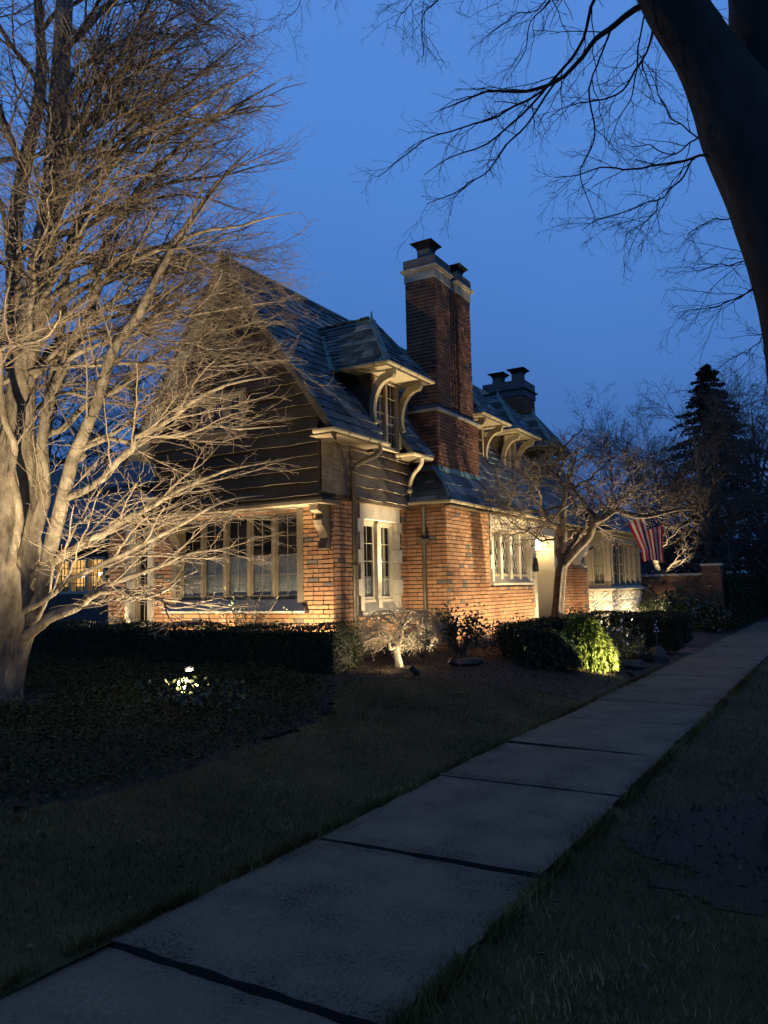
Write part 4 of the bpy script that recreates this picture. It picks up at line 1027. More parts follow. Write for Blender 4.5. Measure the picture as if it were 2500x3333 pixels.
for xc, yo in ((16.45, .25), (18.6, .25), (21.3, .25)):
    c = dorm.copy(); C.objects.link(c); c.parent = house; c.location = (xc, yo, 0)
    for ch in list(dorm.children):
        k_ = ch.copy(); C.objects.link(k_); k_.parent = c
        for g_ in ch.children:
            # slates of a copied dormer hang on its roof
            d_ = g_.copy(); C.objects.link(d_); d_.parent = k_

# ---- chimneys
FZ0 = Fr((0, 0, 0), (1, 0, 0), (0, 1, 0))
def hood(parent, x, y, z, s_=.145):
    """a flared sheet-metal hood on a short square flue"""
    q = MB(); q.box(FZ0, x-s_*.92, x+s_*.92, y-s_*.92, y+s_*.92, z-.30, z+.01, .5); q.build('flue', M['capstone'], parent)
    q = MB(); b = s_*1.68
    ring = lambda r_, zz: [(x-r_, y-r_, zz), (x+r_, y-r_, zz), (x+r_, y+r_, zz), (x-r_, y+r_, zz)]
    V = ring(s_, z)+ring(s_*1.02, z+.035)+ring(s_*1.25, z+.075)+ring(b, z+.125)+ring(b, z+.14)+ring(.03, z+.185)
    q.add(V, [(i*4+j, i*4+(j+1) % 4, i*4+4+(j+1) % 4, i*4+4+j) for i in range(5) for j in range(4)]+[(3, 2, 1, 0), (20, 21, 22, 23)])
    q.build('chimney_hood', M['iron'], parent)
X0, X1, Y0, Y1 = 13.5, 15.2, 6.75, 7.42
q = MB()
q.box(FZ0, 13.36, 15.32, 6.70, 7.46, 3.3, 5.08)
q.box(FZ0, X0, 14.16, Y0, Y1, 5.0, 8.05); q.box(FZ0, 14.55, X1, Y0, Y1, 5.0, 8.05); q.box(FZ0, 14.16, 14.55, Y0+.12, Y1, 5.0, 8.05)
ch1 = q.build('chimney', M['mortar'], house)
fA = Fr((0, 6.70, 0), (1, 0, 0), (0, -1, 0)); fB = Fr((13.36, 0, 0), (0, 1, 0), (-1, 0, 0))
fC = Fr((0, Y0, 0), (1, 0, 0), (0, -1, 0)); fD = Fr((X0, 0, 0), (0, 1, 0), (-1, 0, 0)); fE = Fr((0, Y0+.12, 0), (1, 0, 0), (0, -1, 0)); fH = Fr((14.55, 0, 0), (0, 1, 0), (-1, 0, 0)); fI = Fr((X1, 0, 0), (0, 1, 0), (1, 0, 0)); fJ = Fr((15.32, 0, 0), (0, 1, 0), (1, 0, 0))
kw = dict(single=False, odd=.03, rough=.006)
lay_bricks(ch1, fA, 13.37, 15.32, 3.6, 5.08, **kw); lay_bricks(ch1, fB, 6.70, 7.46, 3.6, 5.08, **kw)
lay_bricks(ch1, fC, X0+.01, 14.16, 5.18, 7.88, **kw); lay_bricks(ch1, fC, 14.55, X1, 5.18, 7.88, **kw)
lay_bricks(ch1, fD, Y0, Y1, 5.12, 7.88, **kw); lay_bricks(ch1, fH, Y0, Y0+.12, 5.12, 7.88, **kw)
lay_bricks(ch1, fI, Y0, Y1, 5.12, 7.88, **kw); lay_bricks(ch1, fJ, 6.7, 7.46, 3.6, 5.08, **kw)
for i_ in range(3):        # projecting brick ribs between the two stacks
    xr = 14.18+i_*.125
    q = MB(); q.box(FZ0, xr, xr+.06, Y0+.04, Y0+.13, 5.12, 7.9); q.build('rib', M['mortar'], ch1)
    lay_bricks(ch1, Fr((0, Y0+.04, 0), (1, 0, 0), (0, -1, 0)), xr, xr+.06, 5.12, 7.88, **kw)
q = MB()
q.box(FZ0, 13.30, 15.38, 6.64, 7.48, 5.08, 5.13)
q.build('string_course', M['stone'], ch1)
q = MB(); q.prism([(13.34, 6.66, 5.13), (15.36, 6.66, 5.13), (15.3, 6.76, 5.24), (13.4, 6.76, 5.24)], (0, .5, 0)); q.build('weathering', M['lead'], ch1)
def cap(parent, x0, x1, y0, y1, z, notch=None):
    segs = [(x0, x1)] if not notch else [(x0, notch[0]), (notch[1], x1)]
    for a_, b_ in segs:
        for i_, (c0, c1) in enumerate(((a_, (a_+b_)/2-.002), ((a_+b_)/2+.002, b_))):
            q = MB(); q.box(FZ0, c0-(.02 if i_ == 0 else 0), c1+(.02 if i_ else 0), y0-.025, y1+.02, z, z+.19, random.uniform(.2, .6)); q.build('cap_stone', M['stone'], parent)
        q = MB(); q.box(FZ0, a_-.05, b_+.05, y0-.055, y1+.05, z+.19, z+.225); q.box(FZ0, a_-.08, b_+.08, y0-.085, y1+.08, z+.225, z+.26); q.build('cap_moulding', M['stone'], parent)
        q = MB(); q.box(FZ0, a_-.03, b_+.03, y0-.035, y1+.03, z+.26, z+.47); q.build('cap_slab', M['capstone'], parent)
    if notch:
        q = MB(); q.box(FZ0, notch[0], notch[1], y0+.09, y1, z, z+.26); q.build('cap_stone', M['stone'], parent)
        for i_ in range(4):
            x = notch[0]+.05+.09*i_; q = MB(); q.tube([(x, y0+.12, z+.26), (x, y0+.12, z+.45)], .05, 8); q.build('chimney_pot', M['capstone'], parent)
cap(ch1, X0, X1, Y0, Y1, 7.88, (14.16, 14.55))
hood(ch1, 13.83, 7.09, 8.62, .15); hood(ch1, 14.98, 6.98, 8.50, .135)
q = MB(); q.box(FZ0, 22.9, 23.9, 8.40, 9.75, 6.2, 7.75)
ch2 = q.build('chimney', M['mortar'], house)
lay_bricks(ch2, Fr((22.9, 0, 0), (0, 1, 0), (-1, 0, 0)), 8.40, 9.75, 6.3, 7.64, **kw); lay_bricks(ch2, Fr((0, 8.4, 0), (1, 0, 0), (0, -1, 0)), 22.91, 23.9, 6.3, 7.64, **kw)
q = MB(); q.box(FZ0, 22.86, 23.94, 8.36, 9.79, 7.64, 7.86); q.box(FZ0, 22.80, 24.0, 8.30, 9.85, 7.86, 7.90); q.build('cap_band', M['lead'], ch2)
q = MB(); q.box(FZ0, 22.87, 23.93, 8.37, 9.78, 7.90, 8.16); q.build('cap_slab', M['lead'], ch2)
hood(ch2, 23.35, 9.40, 8.43, .17); hood(ch2, 23.35, 8.72, 8.47, .18)

# ---- stone bay
bay = empty('bay_window', (0, 0, 0), house)
FBL = Fr((22.0, 0, 0), (0, 1, 0), (-1, 0, 0)); FBF = Fr((0, 5.68, 0), (1, 0, 0), (0, -1, 0))
def rock(fr, a0, a1, z0, z1):
    n, m_ = 12, 7; q = MB(); P = []
    ph = [random.uniform(0, 9) for _ in range(6)]
    for i in range(n+1):
        for j in range(m_+1):
            s_, t_ = i/n, j/m_
            e = min(1, 6*min(s_, 1-s_), 5*min(t_, 1-t_))
            h = .030*e*(1+.9*math.sin(ph[0]+s_*9+2*math.sin(ph[1]+t_*5))*math.sin(ph[2]+t_*7+s_*3)+.5*math.sin(ph[3]+s_*21+t_*13)) + random.uniform(-.006, .006)*e
            P.append(fr.p(a0+(a1-a0)*s_, .004+max(0, h), z0+(z1-z0)*t_))
    q.add(P, [(i*(m_+1)+j, (i+1)*(m_+1)+j, (i+1)*(m_+1)+j+1, i*(m_+1)+j+1) for i in range(n) for j in range(m_)], random.uniform(.3, .7))
    q.build('rock_faced_block', M['rock'], bay)
q = MB(); q.box(FZ0, 22.0, 25.6, 5.68, 6.45, .2, 1.42); q.build('bay_plinth', M['stone'], bay)
for r_ in range(4):
    z0_, z1_ = .33+r_*.272, .33+(r_+1)*.272-.008
    e = [5.68, 6.0+.12*(r_ % 2), 6.44]
    for i in range(2): rock(FBL, e[i]+.004, e[i+1]-.004, z0_, z1_)
    x = 22.0
    while x < 25.55:
        x2 = min(x+random.uniform(.5, .8), 25.6)
        rock(FBF, x+.004, x2-.004, z0_, z1_); x = x2
q = MB()
q.prism([(21.86, 5.55, 1.42), (25.74, 5.55, 1.42), (25.74, 6.44, 1.42), (21.86, 6.44, 1.42)], (0, 0, .05)); q.hexa([(21.88, 5.57, 1.472), (25.72, 5.57, 1.472), (25.72, 6.44, 1.472), (21.88, 6.44, 1.472), (22.0, 5.68, 1.55), (25.6, 5.68, 1.55), (25.6, 6.44, 1.55), (22.0, 6.44, 1.55)])
q.build('bay_sill', M['stone'], bay)
q = MB(); q.box(FZ0, 21.93, 25.67, 5.61, 6.44, 2.80, 3.06); q.box(FZ0, 21.86, 25.74, 5.54, 6.44, 2.98, 3.10); q.build('bay_fascia', M['trim'], bay)
def bay_light(fr, a0, a1, z0, z1, grid, cur):
    q = MB()
    q.box(fr, a0, a0+.06, -.08, 0, z0, z1); q.box(fr, a1-.06, a1, -.08, 0, z0, z1); q.box(fr, a0+.06, a1-.06, -.08, -.002, z0, z0+.06); q.box(fr, a0+.06, a1-.06, -.08, -.002, z1-.06, z1); q.build('sash', M['frame'], bay)
    q = MB(); q.add([fr.p(a0+.06, -.03, z0+.06), fr.p(a1-.06, -.03, z0+.06), fr.p(a1-.06, -.03, z1-.06), fr.p(a0+.06, -.03, z1-.06)], [(0, 1, 2, 3)]); q.build('pane', M['glass'], bay)
    q = MB()
    for i in range(1, grid[0]):
        a = a0+.06+(a1-a0-.12)*i/grid[0]; q.box(fr, a-.009, a+.009, -.028, -.012, z0+.06, z1-.06)
    for i in range(1, grid[1]):
        z_ = z0+.06+(z1-z0-.12)*i/grid[1]; q.box(fr, a0+.06, a1-.06, -.027, -.011, z_-.009, z_+.009)
    q.build('glazing_bar', M['frame'], bay)
    pleats(fr, a0+.03, a1-.03, z0+.02, z1-.02, -.15, .025, .09).build('curtain', M['curtain'], bay)
q = MB()
q.box(FBL, 5.68, 5.80, -.12, 0, 1.55, 2.80); q.box(FBL, 6.22, 6.44, -.1, 0, 1.55, 2.80)
q.build('bay_post', M['frame'], bay)
bay_light(FBL, 5.81, 6.21, 1.56, 2.79, (2, 4), True)
xs_ = np.linspace(22.12, 25.5, 6)
q = MB()
for x in xs_: q.box(FBF, x-.05, x+.05, -.12, .04, 1.55, 2.80)
q.build('mullion', M['frame'], bay)
for i in range(5): bay_light(FBF, xs_[i]+.052, xs_[i+1]-.052, 1.56, 2.79, (2, 4), True)
q = MB(); q.box(FZ0, 22.3, 25.4, 6.4, 6.44, 1.5, 2.8); q.build('room_wall', M['room'], bay)
q = MB(); slab(q, [(21.84, 5.5, 3.12), (25.76, 5.5, 3.12), (25.3, 6.7, 3.95), (22.3, 6.7, 3.95)], .06)
slab(q, [(21.84, 5.5, 3.12), (21.84, 6.4, 3.12), (22.3, 6.7, 3.95), (22.3, 6.65, 3.9)], .06)
br = q.build('bay_roof', M['lead'], bay)
rv = np.array([0, 1.2, .83])
lay_slates(br, (21.84, 5.5, 3.13), (1, 0, 0), rv, 3.9, np.linalg.norm(rv), .18, lambda P: 21.84+(P[1]-5.5)*.38 < P[0] < 25.76-(P[1]-5.5)*.38, single=False)
gutter([(21.83, 6.3, 3.12), (21.83, 5.5, 3.12), (25.76, 5.5, 3.12)], bay, .05)
# stone scroll on the buttress
prof = [(6.44, 2.06), (6.10, 2.06), (6.08, 2.12), (6.20, 2.2), (6.16, 2.34), (6.05, 2.5), (6.02, 2.7), (6.08, 2.82), (6.44, 2.82)]
q = MB(); q.prism([(20.84, y_, z_) for y_, z_ in prof], (.3, 0, 0)); q.build('scroll_bracket', M['stone'], house)
flush_slates()
bm = {gw.name: M['brick'], ch1.name: M['chim_brick'], ch2.name: M['chim_brick']}
flush_bricks(bm)
unpivot(house, (14, 9, .4))
# ---------------------------------------------------------------- bare trees
def catmull(pts, n):
    P = np.array(pts, float)
    P = np.vstack([2*P[0]-P[1], P, 2*P[-1]-P[-2]])
    k = len(P)-3; out = []
    for i in range(n):
        t = i/(n-1)*k; j = min(int(t), k-1); t -= j
        a, b, c, d = P[j:j+4]
        out.append(.5*((2*b)+(-a+c)*t+(2*a-5*b+4*c-d)*t*t+(-a+3*b-3*c+d)*t**3))
    out = np.array(out); out[:, 3] = np.maximum(out[:, 3], .002)
    return out

def tubes(P, Rr, k):
    """P (N,n,3), Rr (N,n) -> verts, quads of N tapered tubes"""
    N, n, _ = P.shape
    T = np.gradient(P, axis=1); T /= np.linalg.norm(T, axis=2, keepdims=True)+1e-9
    mt = T.mean(1)
    ref = np.where(np.abs(mt[:, 2:3]) < .8, np.array([[0, 0, 1.]]), np.array([[1., 0, 0]]))[:, None, :]
    A = np.cross(T, ref); A /= np.linalg.norm(A, axis=2, keepdims=True)+1e-9
    B = np.cross(T, A)
    an = 2*PI*np.arange(k)/k
    V = P[:, :, None, :] + Rr[:, :, None, None]*(np.cos(an)[None, None, :, None]*A[:, :, None, :]+np.sin(an)[None, None, :, None]*B[:, :, None, :])
    idx = np.arange(N*n*k).reshape(N, n, k)
    a = idx[:, :-1, :]; b = idx[:, 1:, :]
    F = np.stack([a, np.roll(a, -1, 2), np.roll(b, -1, 2), b], -1).reshape(-1, 4)
    return V.reshape(-1, 3), F

def join(lst):
    V = []; F = []; o = 0
    for v, f in lst:
        V.append(v); F.append(f+o); o += len(v)
    return np.vstack(V), np.vstack(F)

def spawn(P, Rr, m, t0, t1, L, ang, npts, flat=.7, up=.0, zig=.25, rmax=.02, rmin=.003, taper=.55, rfac=.6, env=None, tpow=.5, rand=.5):
    """grow m side branches on each of the N branches P; returns their polylines and radii"""
    N, n, _ = P.shape
    t = t0+(t1-t0)*((np.arange(m)+.5)/m)[None, :]+rng.uniform(-.5, .5, (N, m))*(t1-t0)/m
    t = np.clip(t, 0, .999)
    x = t*(n-1); i = x.astype(int); fr = (x-i)[..., None]
    r_ = np.arange(N)[:, None]
    p0 = P[r_, i]*(1-fr)+P[r_, i+1]*fr
    rr = Rr[r_, i]*(1-fr[..., 0])+Rr[r_, i+1]*fr[..., 0]
    T = P[r_, i+1]-P[r_, i]; T /= np.linalg.norm(T, axis=-1, keepdims=True)+1e-9
    side = np.cross(T, np.array([0, 0, 1.])); sn = np.linalg.norm(side, axis=-1, keepdims=True)
    rv = rng.normal(size=T.shape)
    side = np.where(sn > .25, side/(sn+1e-9), 0)*np.where((np.arange(m) % 2)[None, :, None] == 0, 1, -1)
    perp = side*flat+(rv-(rv*T).sum(-1, keepdims=True)*T)*(1-flat)*.8
    perp /= np.linalg.norm(perp, axis=-1, keepdims=True)+1e-9
    a = R(ang)*rng.uniform(.65, 1.3, (N, m, 1))
    D = np.cos(a)*T+np.sin(a)*perp
    ln = L*(1-rand+2*rand*rng.random((N, m)))*(1-tpow*t)
    D = D.reshape(-1, 3); p = p0.reshape(-1, 3); ln = ln.ravel(); rr = rr.ravel()
    Q = [p]; sg = np.where(rng.random(len(p)) < .5, 1, -1)[:, None]
    st = (ln/(npts-1))[:, None]
    for k in range(1, npts):
        D = D+rng.normal(size=D.shape)*zig*.5+np.array([0, 0, up])
        D /= np.linalg.norm(D, axis=1, keepdims=True)
        w_ = np.cross(D, np.array([0, 0, 1.])); w_ /= np.linalg.norm(w_, axis=1, keepdims=True)+1e-6
        d = D+w_*sg*zig*.5*(-1)**k
        d /= np.linalg.norm(d, axis=1, keepdims=True)
        Q.append(Q[-1]+d*st)
    Q = np.stack(Q, 1)
    r0 = np.clip(rr*rfac, rmin, rmax)
    RR = r0[:, None]*(1-(1-taper)*np.linspace(0, 1, npts)[None, :]); RR = np.maximum(RR, rmin*.7)
    if env is not None:
        ok = env(Q[:, -1]); Q, RR = Q[ok], RR[ok]
    return Q, RR

def limbs(d, keys, n, jit=.02):
    L = []
    for k in keys:
        c = catmull(d[k], n)
        w_ = rng.normal(size=(n, 3))*jit; w_[0] = 0
        for _ in range(2): w_[1:-1] = (w_[:-2]+w_[1:-1]+w_[2:])/3*1.2
        c[:, :3] += w_*np.minimum(1, np.linspace(0, 4, n))[:, None]
        L.append(c)
    L = np.array(L)
    return L[:, :, :3], L[:, :, 3]

def twig_part(name, sets, m, parent, kind='stuff'):
    V, F = join([tubes(p, r, k) for p, r, k in sets if len(p)])
    o = link(name, np_mesh(name, V, F, np.full(len(F), .5)), m, parent, kind, True)
    return o

def limb_parts(P, Rr, m, parent, name='limb', k=8):
    for i in range(len(P)):
        V, F = tubes(P[i:i+1], Rr[i:i+1], k)
        link(name, np_mesh(name, V, F, np.full(len(F), .5)), m, parent, None, True)

def trunk_mesh(name, pts, m, parent, n=40, k=28, flute=.05, flare=.5, fh=.45, seed=0):
    c = catmull(pts, n); P, rr = c[:, :3], c[:, 3].copy()
    z0 = P[0, 2]
    rr = rr*(1+flare*np.exp(-np.maximum(P[:, 2]-z0, 0)/fh))
    V, F = tubes(P[None], rr[None], k)
    V = V.reshape(n, k, 3); an = np.arange(k)/k*2*PI
    for i in range(n):
        h = P[i, 2]
        amp = flute*(1+1.4*math.exp(-max(h-z0, 0)/.5))
        d = (V[i]-P[i])
        s_ = 1+amp*(np.sin(3*an+seed+.6*h)+.7*np.sin(5*an+1.3+seed*2-.9*h)+.35*np.sin(9*an+2*h)+.22*np.sin(17*an+1.2*math.sin(h*5)+seed)+.15*np.sin(29*an+2*math.sin(h*8)))
        V[i] = P[i]+d*s_[:, None]
    return link(name, np_mesh(name, V.reshape(-1, 3), F, np.full(len(F), .5)), m, parent, None, True)

# the floodlit beech
bt = tag(empty('beech_tree'), 'big bare beech with pale floodlit limbs beside the gable', 'tree')
BC = np.array([5.25, 7.95])
TR = [(5.10, 8.16, .16, .36), (5.11, 8.15, .6, .335), (5.14, 8.13, 1.0, .36), (5.17, 8.10, 1.45, .42), (5.20, 8.07, 1.9, .385), (5.22, 8.02, 2.4, .30), (5.23, 7.99, 2.95, .22), (5.23, 7.97, 3.5, .13), (5.24, 7.96, 4.0, .03)]
trunk_mesh('trunk', TR, M['beech'], bt, 60, 48, .05, .25, .18, 1.0)
def rooted(d, keys):
    """start low limbs inside the trunk, with a swollen collar"""
    out = {}
    for k in keys:
        p = list(d[k])
        if p[0][2] < 2.6:
            zt = p[0][2]-.28
            ax = [np.interp(zt, [q[2] for q in TR], [q[j] for q in TR]) for j in (0, 1)]
            p = [(ax[0], ax[1], zt, p[0][3]*1.5), (p[0][0]*.6+ax[0]*.4, p[0][1]*.6+ax[1]*.4, p[0][2]-.08, p[0][3]*1.3)]+p[1:]
        out[k] = p
    return out
big = ['A', 'B', 'B2']
Pb, Rb = limbs(rooted(BEECH, big), big, 36, .02); limb_parts(Pb, Rb, M['beech'], bt, 'limb', 12)
names = [k for k in BEECH if k not in big]
Pm, Rm = limbs(rooted(BEECH, names), names, 30, .03); limb_parts(Pm, Rm, M['beech'], bt, 'limb', 8)
def benv(Q):
    d = Q[:, :2]-BC
    rt = d@np.array([_r0[0], _r0[1]]); dp = d@np.array([_r0[1]*-1, _r0[0]])
    lim = np.interp(Q[:, 2], [.6, 1.2, 2.2, 4.5, 6, 9, 12, 14], [2.2, 3.2, 3.5, 3.75, 3.55, 2.95, 1.7, .6])
    lim = lim*(1+.05*np.sin(Q[:, 2]*5.3)+.04*np.sin(Q[:, 2]*13))
    return (np.hypot(rt, dp*1.25) < lim*rng.uniform(.9, 1.04, len(Q))) & (Q[:, 2] > .75) & (Q[:, 0] < 9.6)
# more limbs all round, from the three leaders
auto, autor = [], []
for i in range(46):
    k = i % 3 if i < 28 else 0
    tz = rng.uniform(.08, .92) if i < 28 else rng.uniform(.25, .88)
    c = catmull(BEECH[big[k]], 60); j = int(tz*58); p0 = c[j, :3]; r0 = c[j, 3]
    az = rng.uniform(0, 2*PI) if i < 28 else R(-59.2)+rng.normal()*.62
    h = p0[2]
    lim = np.interp(h+1.0, [1, 2.2, 5, 8, 11, 14], [3.0, 3.3, 3.3, 2.8, 1.8, .6])*rng.uniform(.75, 1)
    tip = np.array([BC[0]+lim*math.cos(az), BC[1]+lim*math.sin(az), h+rng.uniform(.2, 1.5)])
    if tip[0] > 9.3: continue
    mid = p0*.55+tip*.45+np.array([0, 0, rng.uniform(.2, .6)])
    c2 = catmull([tuple(p0)+(min(r0*.5, .036),), tuple((p0+mid)/2+rng.normal(size=3)*.06+np.array([0, 0, .1]))+(min(r0*.4, .027),), tuple(mid)+(.018,), tuple((mid+tip)/2+rng.normal(size=3)*.06+np.array([0, 0, .08]))+(.011,), tuple(tip)+(.004,)], 30)
    w_ = rng.normal(size=(30, 3))*.03; w_[0] = 0
    for _ in range(2): w_[1:-1] = (w_[:-2]+w_[1:-1]+w_[2:])/3*1.2
    c2[:, :3] += w_
    auto.append(c2[:, :3]); autor.append(c2[:, 3])
Pa, Ra = np.array(auto), np.array(autor)
limb_parts(Pa, Ra, M['beech'], bt, 'bough', 6)
P1 = np.concatenate([Pm, Pa]); R1 = np.concatenate([Rm, Ra])
P2, R2 = spawn(P1, R1, 15, .22, 1, 1.15, 31, 8, .75, .02, .13, .013, .0040, .4, .55, benv, .35)
kz = rng.random(len(P2)) < np.interp(P2[:, 0, 2], [1, 2.6, 4.5, 7], [.42, .55, .85, 1])
P2, R2 = P2[kz], R2[kz]
P2b, R2b = spawn(Pb, Rb, 10, .25, 1, 1.3, 45, 8, .5, .03, .13, .013, .0040, .4, .4, benv, .3)
P2 = np.concatenate([P2, P2b]); R2 = np.concatenate([R2, R2b])
P3, R3 = spawn(P2, R2, 7, .15, 1, .46, 42, 6, .75, .0, .32, .006, .0026, .6, .7, benv, .3)
P4, R4 = spawn(P3, R3, 4, .15, 1, .22, 46, 4, .75, .0, .35, .003, .0019, .7, .75, benv, .3)
twig_part('branchwork', [(P2, R2, 5), (P3, R3, 3)], M['twig'], bt)
twig_part('crown', [(P4, R4, 3)], M['twig'], bt)
unpivot(bt, (5.22, 8.0, .4))

# the low spreading tree in front of the entrance
dt = tag(empty('ornamental_tree'), 'low spreading bare tree with a twisted trunk in front of the entrance', 'tree')
trunk_mesh('trunk', DOGWOOD['trunk'], M['dogbark'], dt, 44, 24, .13, .5, .25, 2.0)
ks = [k for k in DOGWOOD if k != 'trunk']
Pm, Rm = limbs(DOGWOOD, ks, 24, .05); limb_parts(Pm, Rm, M['dogbark'], dt, 'limb', 8)
DCc = np.array([15.4, 4.75, 3.35])
def denv(Q):
    d = (Q-DCc)/np.array([2.05, 2.05, 1.4]); return ((d**2).sum(1) < 1.1) & (Q[:, 2] > 2.05)
P2, R2 = spawn(Pm, Rm, 13, .2, 1, 1.05, 50, 7, .35, .03, .42, .016, .006, .5, .6, denv, .3)
P3, R3 = spawn(P2, R2, 6, .2, 1, .5, 50, 5, .4, .03, .45, .010, .0045, .6, .7, denv, .3)
P4, R4 = spawn(P3, R3, 3, .2, 1, .26, 50, 4, .4, .05, .45, .006, .0038, .7, .8, None, .3)
Pu, Ru = spawn(P2, R2, 1, .5, 1, .9, 25, 6, .1, .22, .2, .007, .004, .5, .6, None, .2)
Pu, Ru = Pu[::6], Ru[::6]
twig_part('branchwork', [(P2, R2, 5), (P3, R3, 4), (Pu, Ru, 4)], M['dogtwig'], dt)
twig_part('crown', [(P4, R4, 3)], M['dogtwig'], dt)
unpivot(dt, (15.62, 5.27, .24))

# the street tree leaning in from the right
st_ = tag(empty('street_tree'), 'dark leaning street tree with forked trunk at the right edge of the picture', 'tree')
trunk_mesh('trunk', STREET_TREE['trunk'], M['darkbark'], st_, 90, 60, .034, .35, .3, 3.0)
Pm, Rm = limbs(STREET_TREE, ['stem2'], 30, .006); limb_parts(Pm, Rm, M['darkbark'], st_, 'stem', 20)
ks = [k for k in STREET_TREE if k not in ('trunk', 'stem2')]
Pm, Rm = limbs(STREET_TREE, ks, 26, .016); Rm = Rm*.72; limb_parts(Pm, Rm, M['darkbark'], st_, 'bough', 6)
P2, R2 = spawn(Pm, Rm, 9, .14, 1, .42, 38, 7, .45, -.03, .22, .0042, .0015, .5, .6, None, .45)
P3, R3 = spawn(P2, R2, 5, .15, 1, .16, 42, 5, .4, -.01, .25, .0022, .0012, .6, .75, None, .3)
P4, R4 = spawn(P3, R3, 2, .3, 1, .06, 45, 3, .3, .0, .3, .0014, .0010, .7, .8, None, .3)
# the crown overhead, above the frame
up_ = []; upr = []
for i in range(34):
    c = catmull(STREET_TREE['trunk' if i % 2 else 'stem2'], 40); p0 = c[rng.integers(33, 39), :3]
    az = rng.uniform(0, 2*PI); L = rng.uniform(1.5, 3.6)
    tip = p0+np.array([L*math.cos(az), L*math.sin(az), rng.uniform(1.9, 4.0)])
    c2 = catmull([tuple(p0)+(.06,), tuple(p0*.6+tip*.4+np.array([0, 0, .5]))+(.035,), tuple(tip)+(.008,)], 26)
    up_.append(c2[:, :3]); upr.append(c2[:, 3])
Pu, Ru = np.array(up_), np.array(upr)
Pq, Rq = spawn(Pu, Ru, 14, .2, 1, 1.0, 45, 6, .4, .02, .25, .012, .004, .5, .6, None, .3)
Pw, Rw = spawn(Pq, Rq, 6, .2, 1, .4, 45, 4, .4, .0, .3, .005, .003, .6, .7, None, .3)
twig_part('branchwork', [(Pu, Ru, 6), (Pq, Rq, 4), (P2, R2, 4)], M['darkbark'], st_)
twig_part('crown', [(Pw, Rw, 3), (P3, R3, 3), (P4, R4, 3)], M['darkbark'], st_)
unpivot(st_, (5.37, .16, 0))

# weeping dwarf maple
mt = tag(empty('dwarf_maple'), 'small weeping bare maple glowing under a spotlight near the hedge end', 'tree')
trunk_mesh('trunk', MAPLE['trunk'], M['maplebark'], mt, 20, 14, .06, .55, .10, 1.0)
ks = [k for k in MAPLE if k != 'trunk']
Pm, Rm = limbs(MAPLE, ks, 20, .018); limb_parts(Pm, Rm, M['maplebark'], mt, 'limb', 7)
MC = np.array([10.2, 5.85, .95])
def menv(Q):
    d = (Q-MC)/np.array([.78, .78, .48]); return ((d**2).sum(1) < 1.0) & (Q[:, 2] > .62)
P2, R2 = spawn(Pm, Rm, 11, .2, 1, .42, 48, 7, .3, -.02, .5, .010, .0035, .45, .65, menv, .3)
P3, R3 = spawn(P2, R2, 6, .2, 1, .24, 45, 5, .3, -.05, .5, .005, .0028, .6, .7, menv, .3)
P4, R4 = spawn(P3, R3, 3, .2, 1, .13, 45, 4, .3, -.05, .4, .0035, .0022, .7, .8, None, .3)
twig_part('branchwork', [(P2, R2, 5), (P3, R3, 4)], M['maplebark'], mt)
twig_part('crown', [(P4, R4, 3)], M['maplebark'], mt)
unpivot(mt, (10.21, 5.88, .38))

# ---------------------------------------------------------------- leaves
def leaf_mesh(P, size, nrm=None, asp=.55, spread=1.0, jit=.35, tone=None):
    """N rhombic leaves at P; nrm preferred facing"""
    N = len(P)
    s_ = size*rng.uniform(1-jit, 1+jit, N)
    n = rng.normal(size=(N, 3))*spread
    if nrm is not None: n = n+nrm
    n /= np.linalg.norm(n, axis=1, keepdims=True)
    a = np.cross(n, rng.normal(size=(N, 3))); a /= np.linalg.norm(a, axis=1, keepdims=True)
    b = np.cross(n, a)
    a = a*s_[:, None]; b = b*(s_*asp)[:, None]
    fold = n*(s_*.18)[:, None]
    V = np.stack([P-a*.5, P+b*.5+fold, P+a*.5, P-b*.5+fold], 1).reshape(-1, 3)
    F = np.arange(4*N).reshape(N, 4)
    t = rng.normal(.5, .2, N) if tone is None else tone
    return V, F, np.clip(t, 0, 1)

def stuff_leaves(name, P, size, m, parent=None, kind=None, **kw):
    V, F, t = leaf_mesh(P, size, **kw)
    return link(name, np_mesh(name, V, F, t), m, parent, kind)

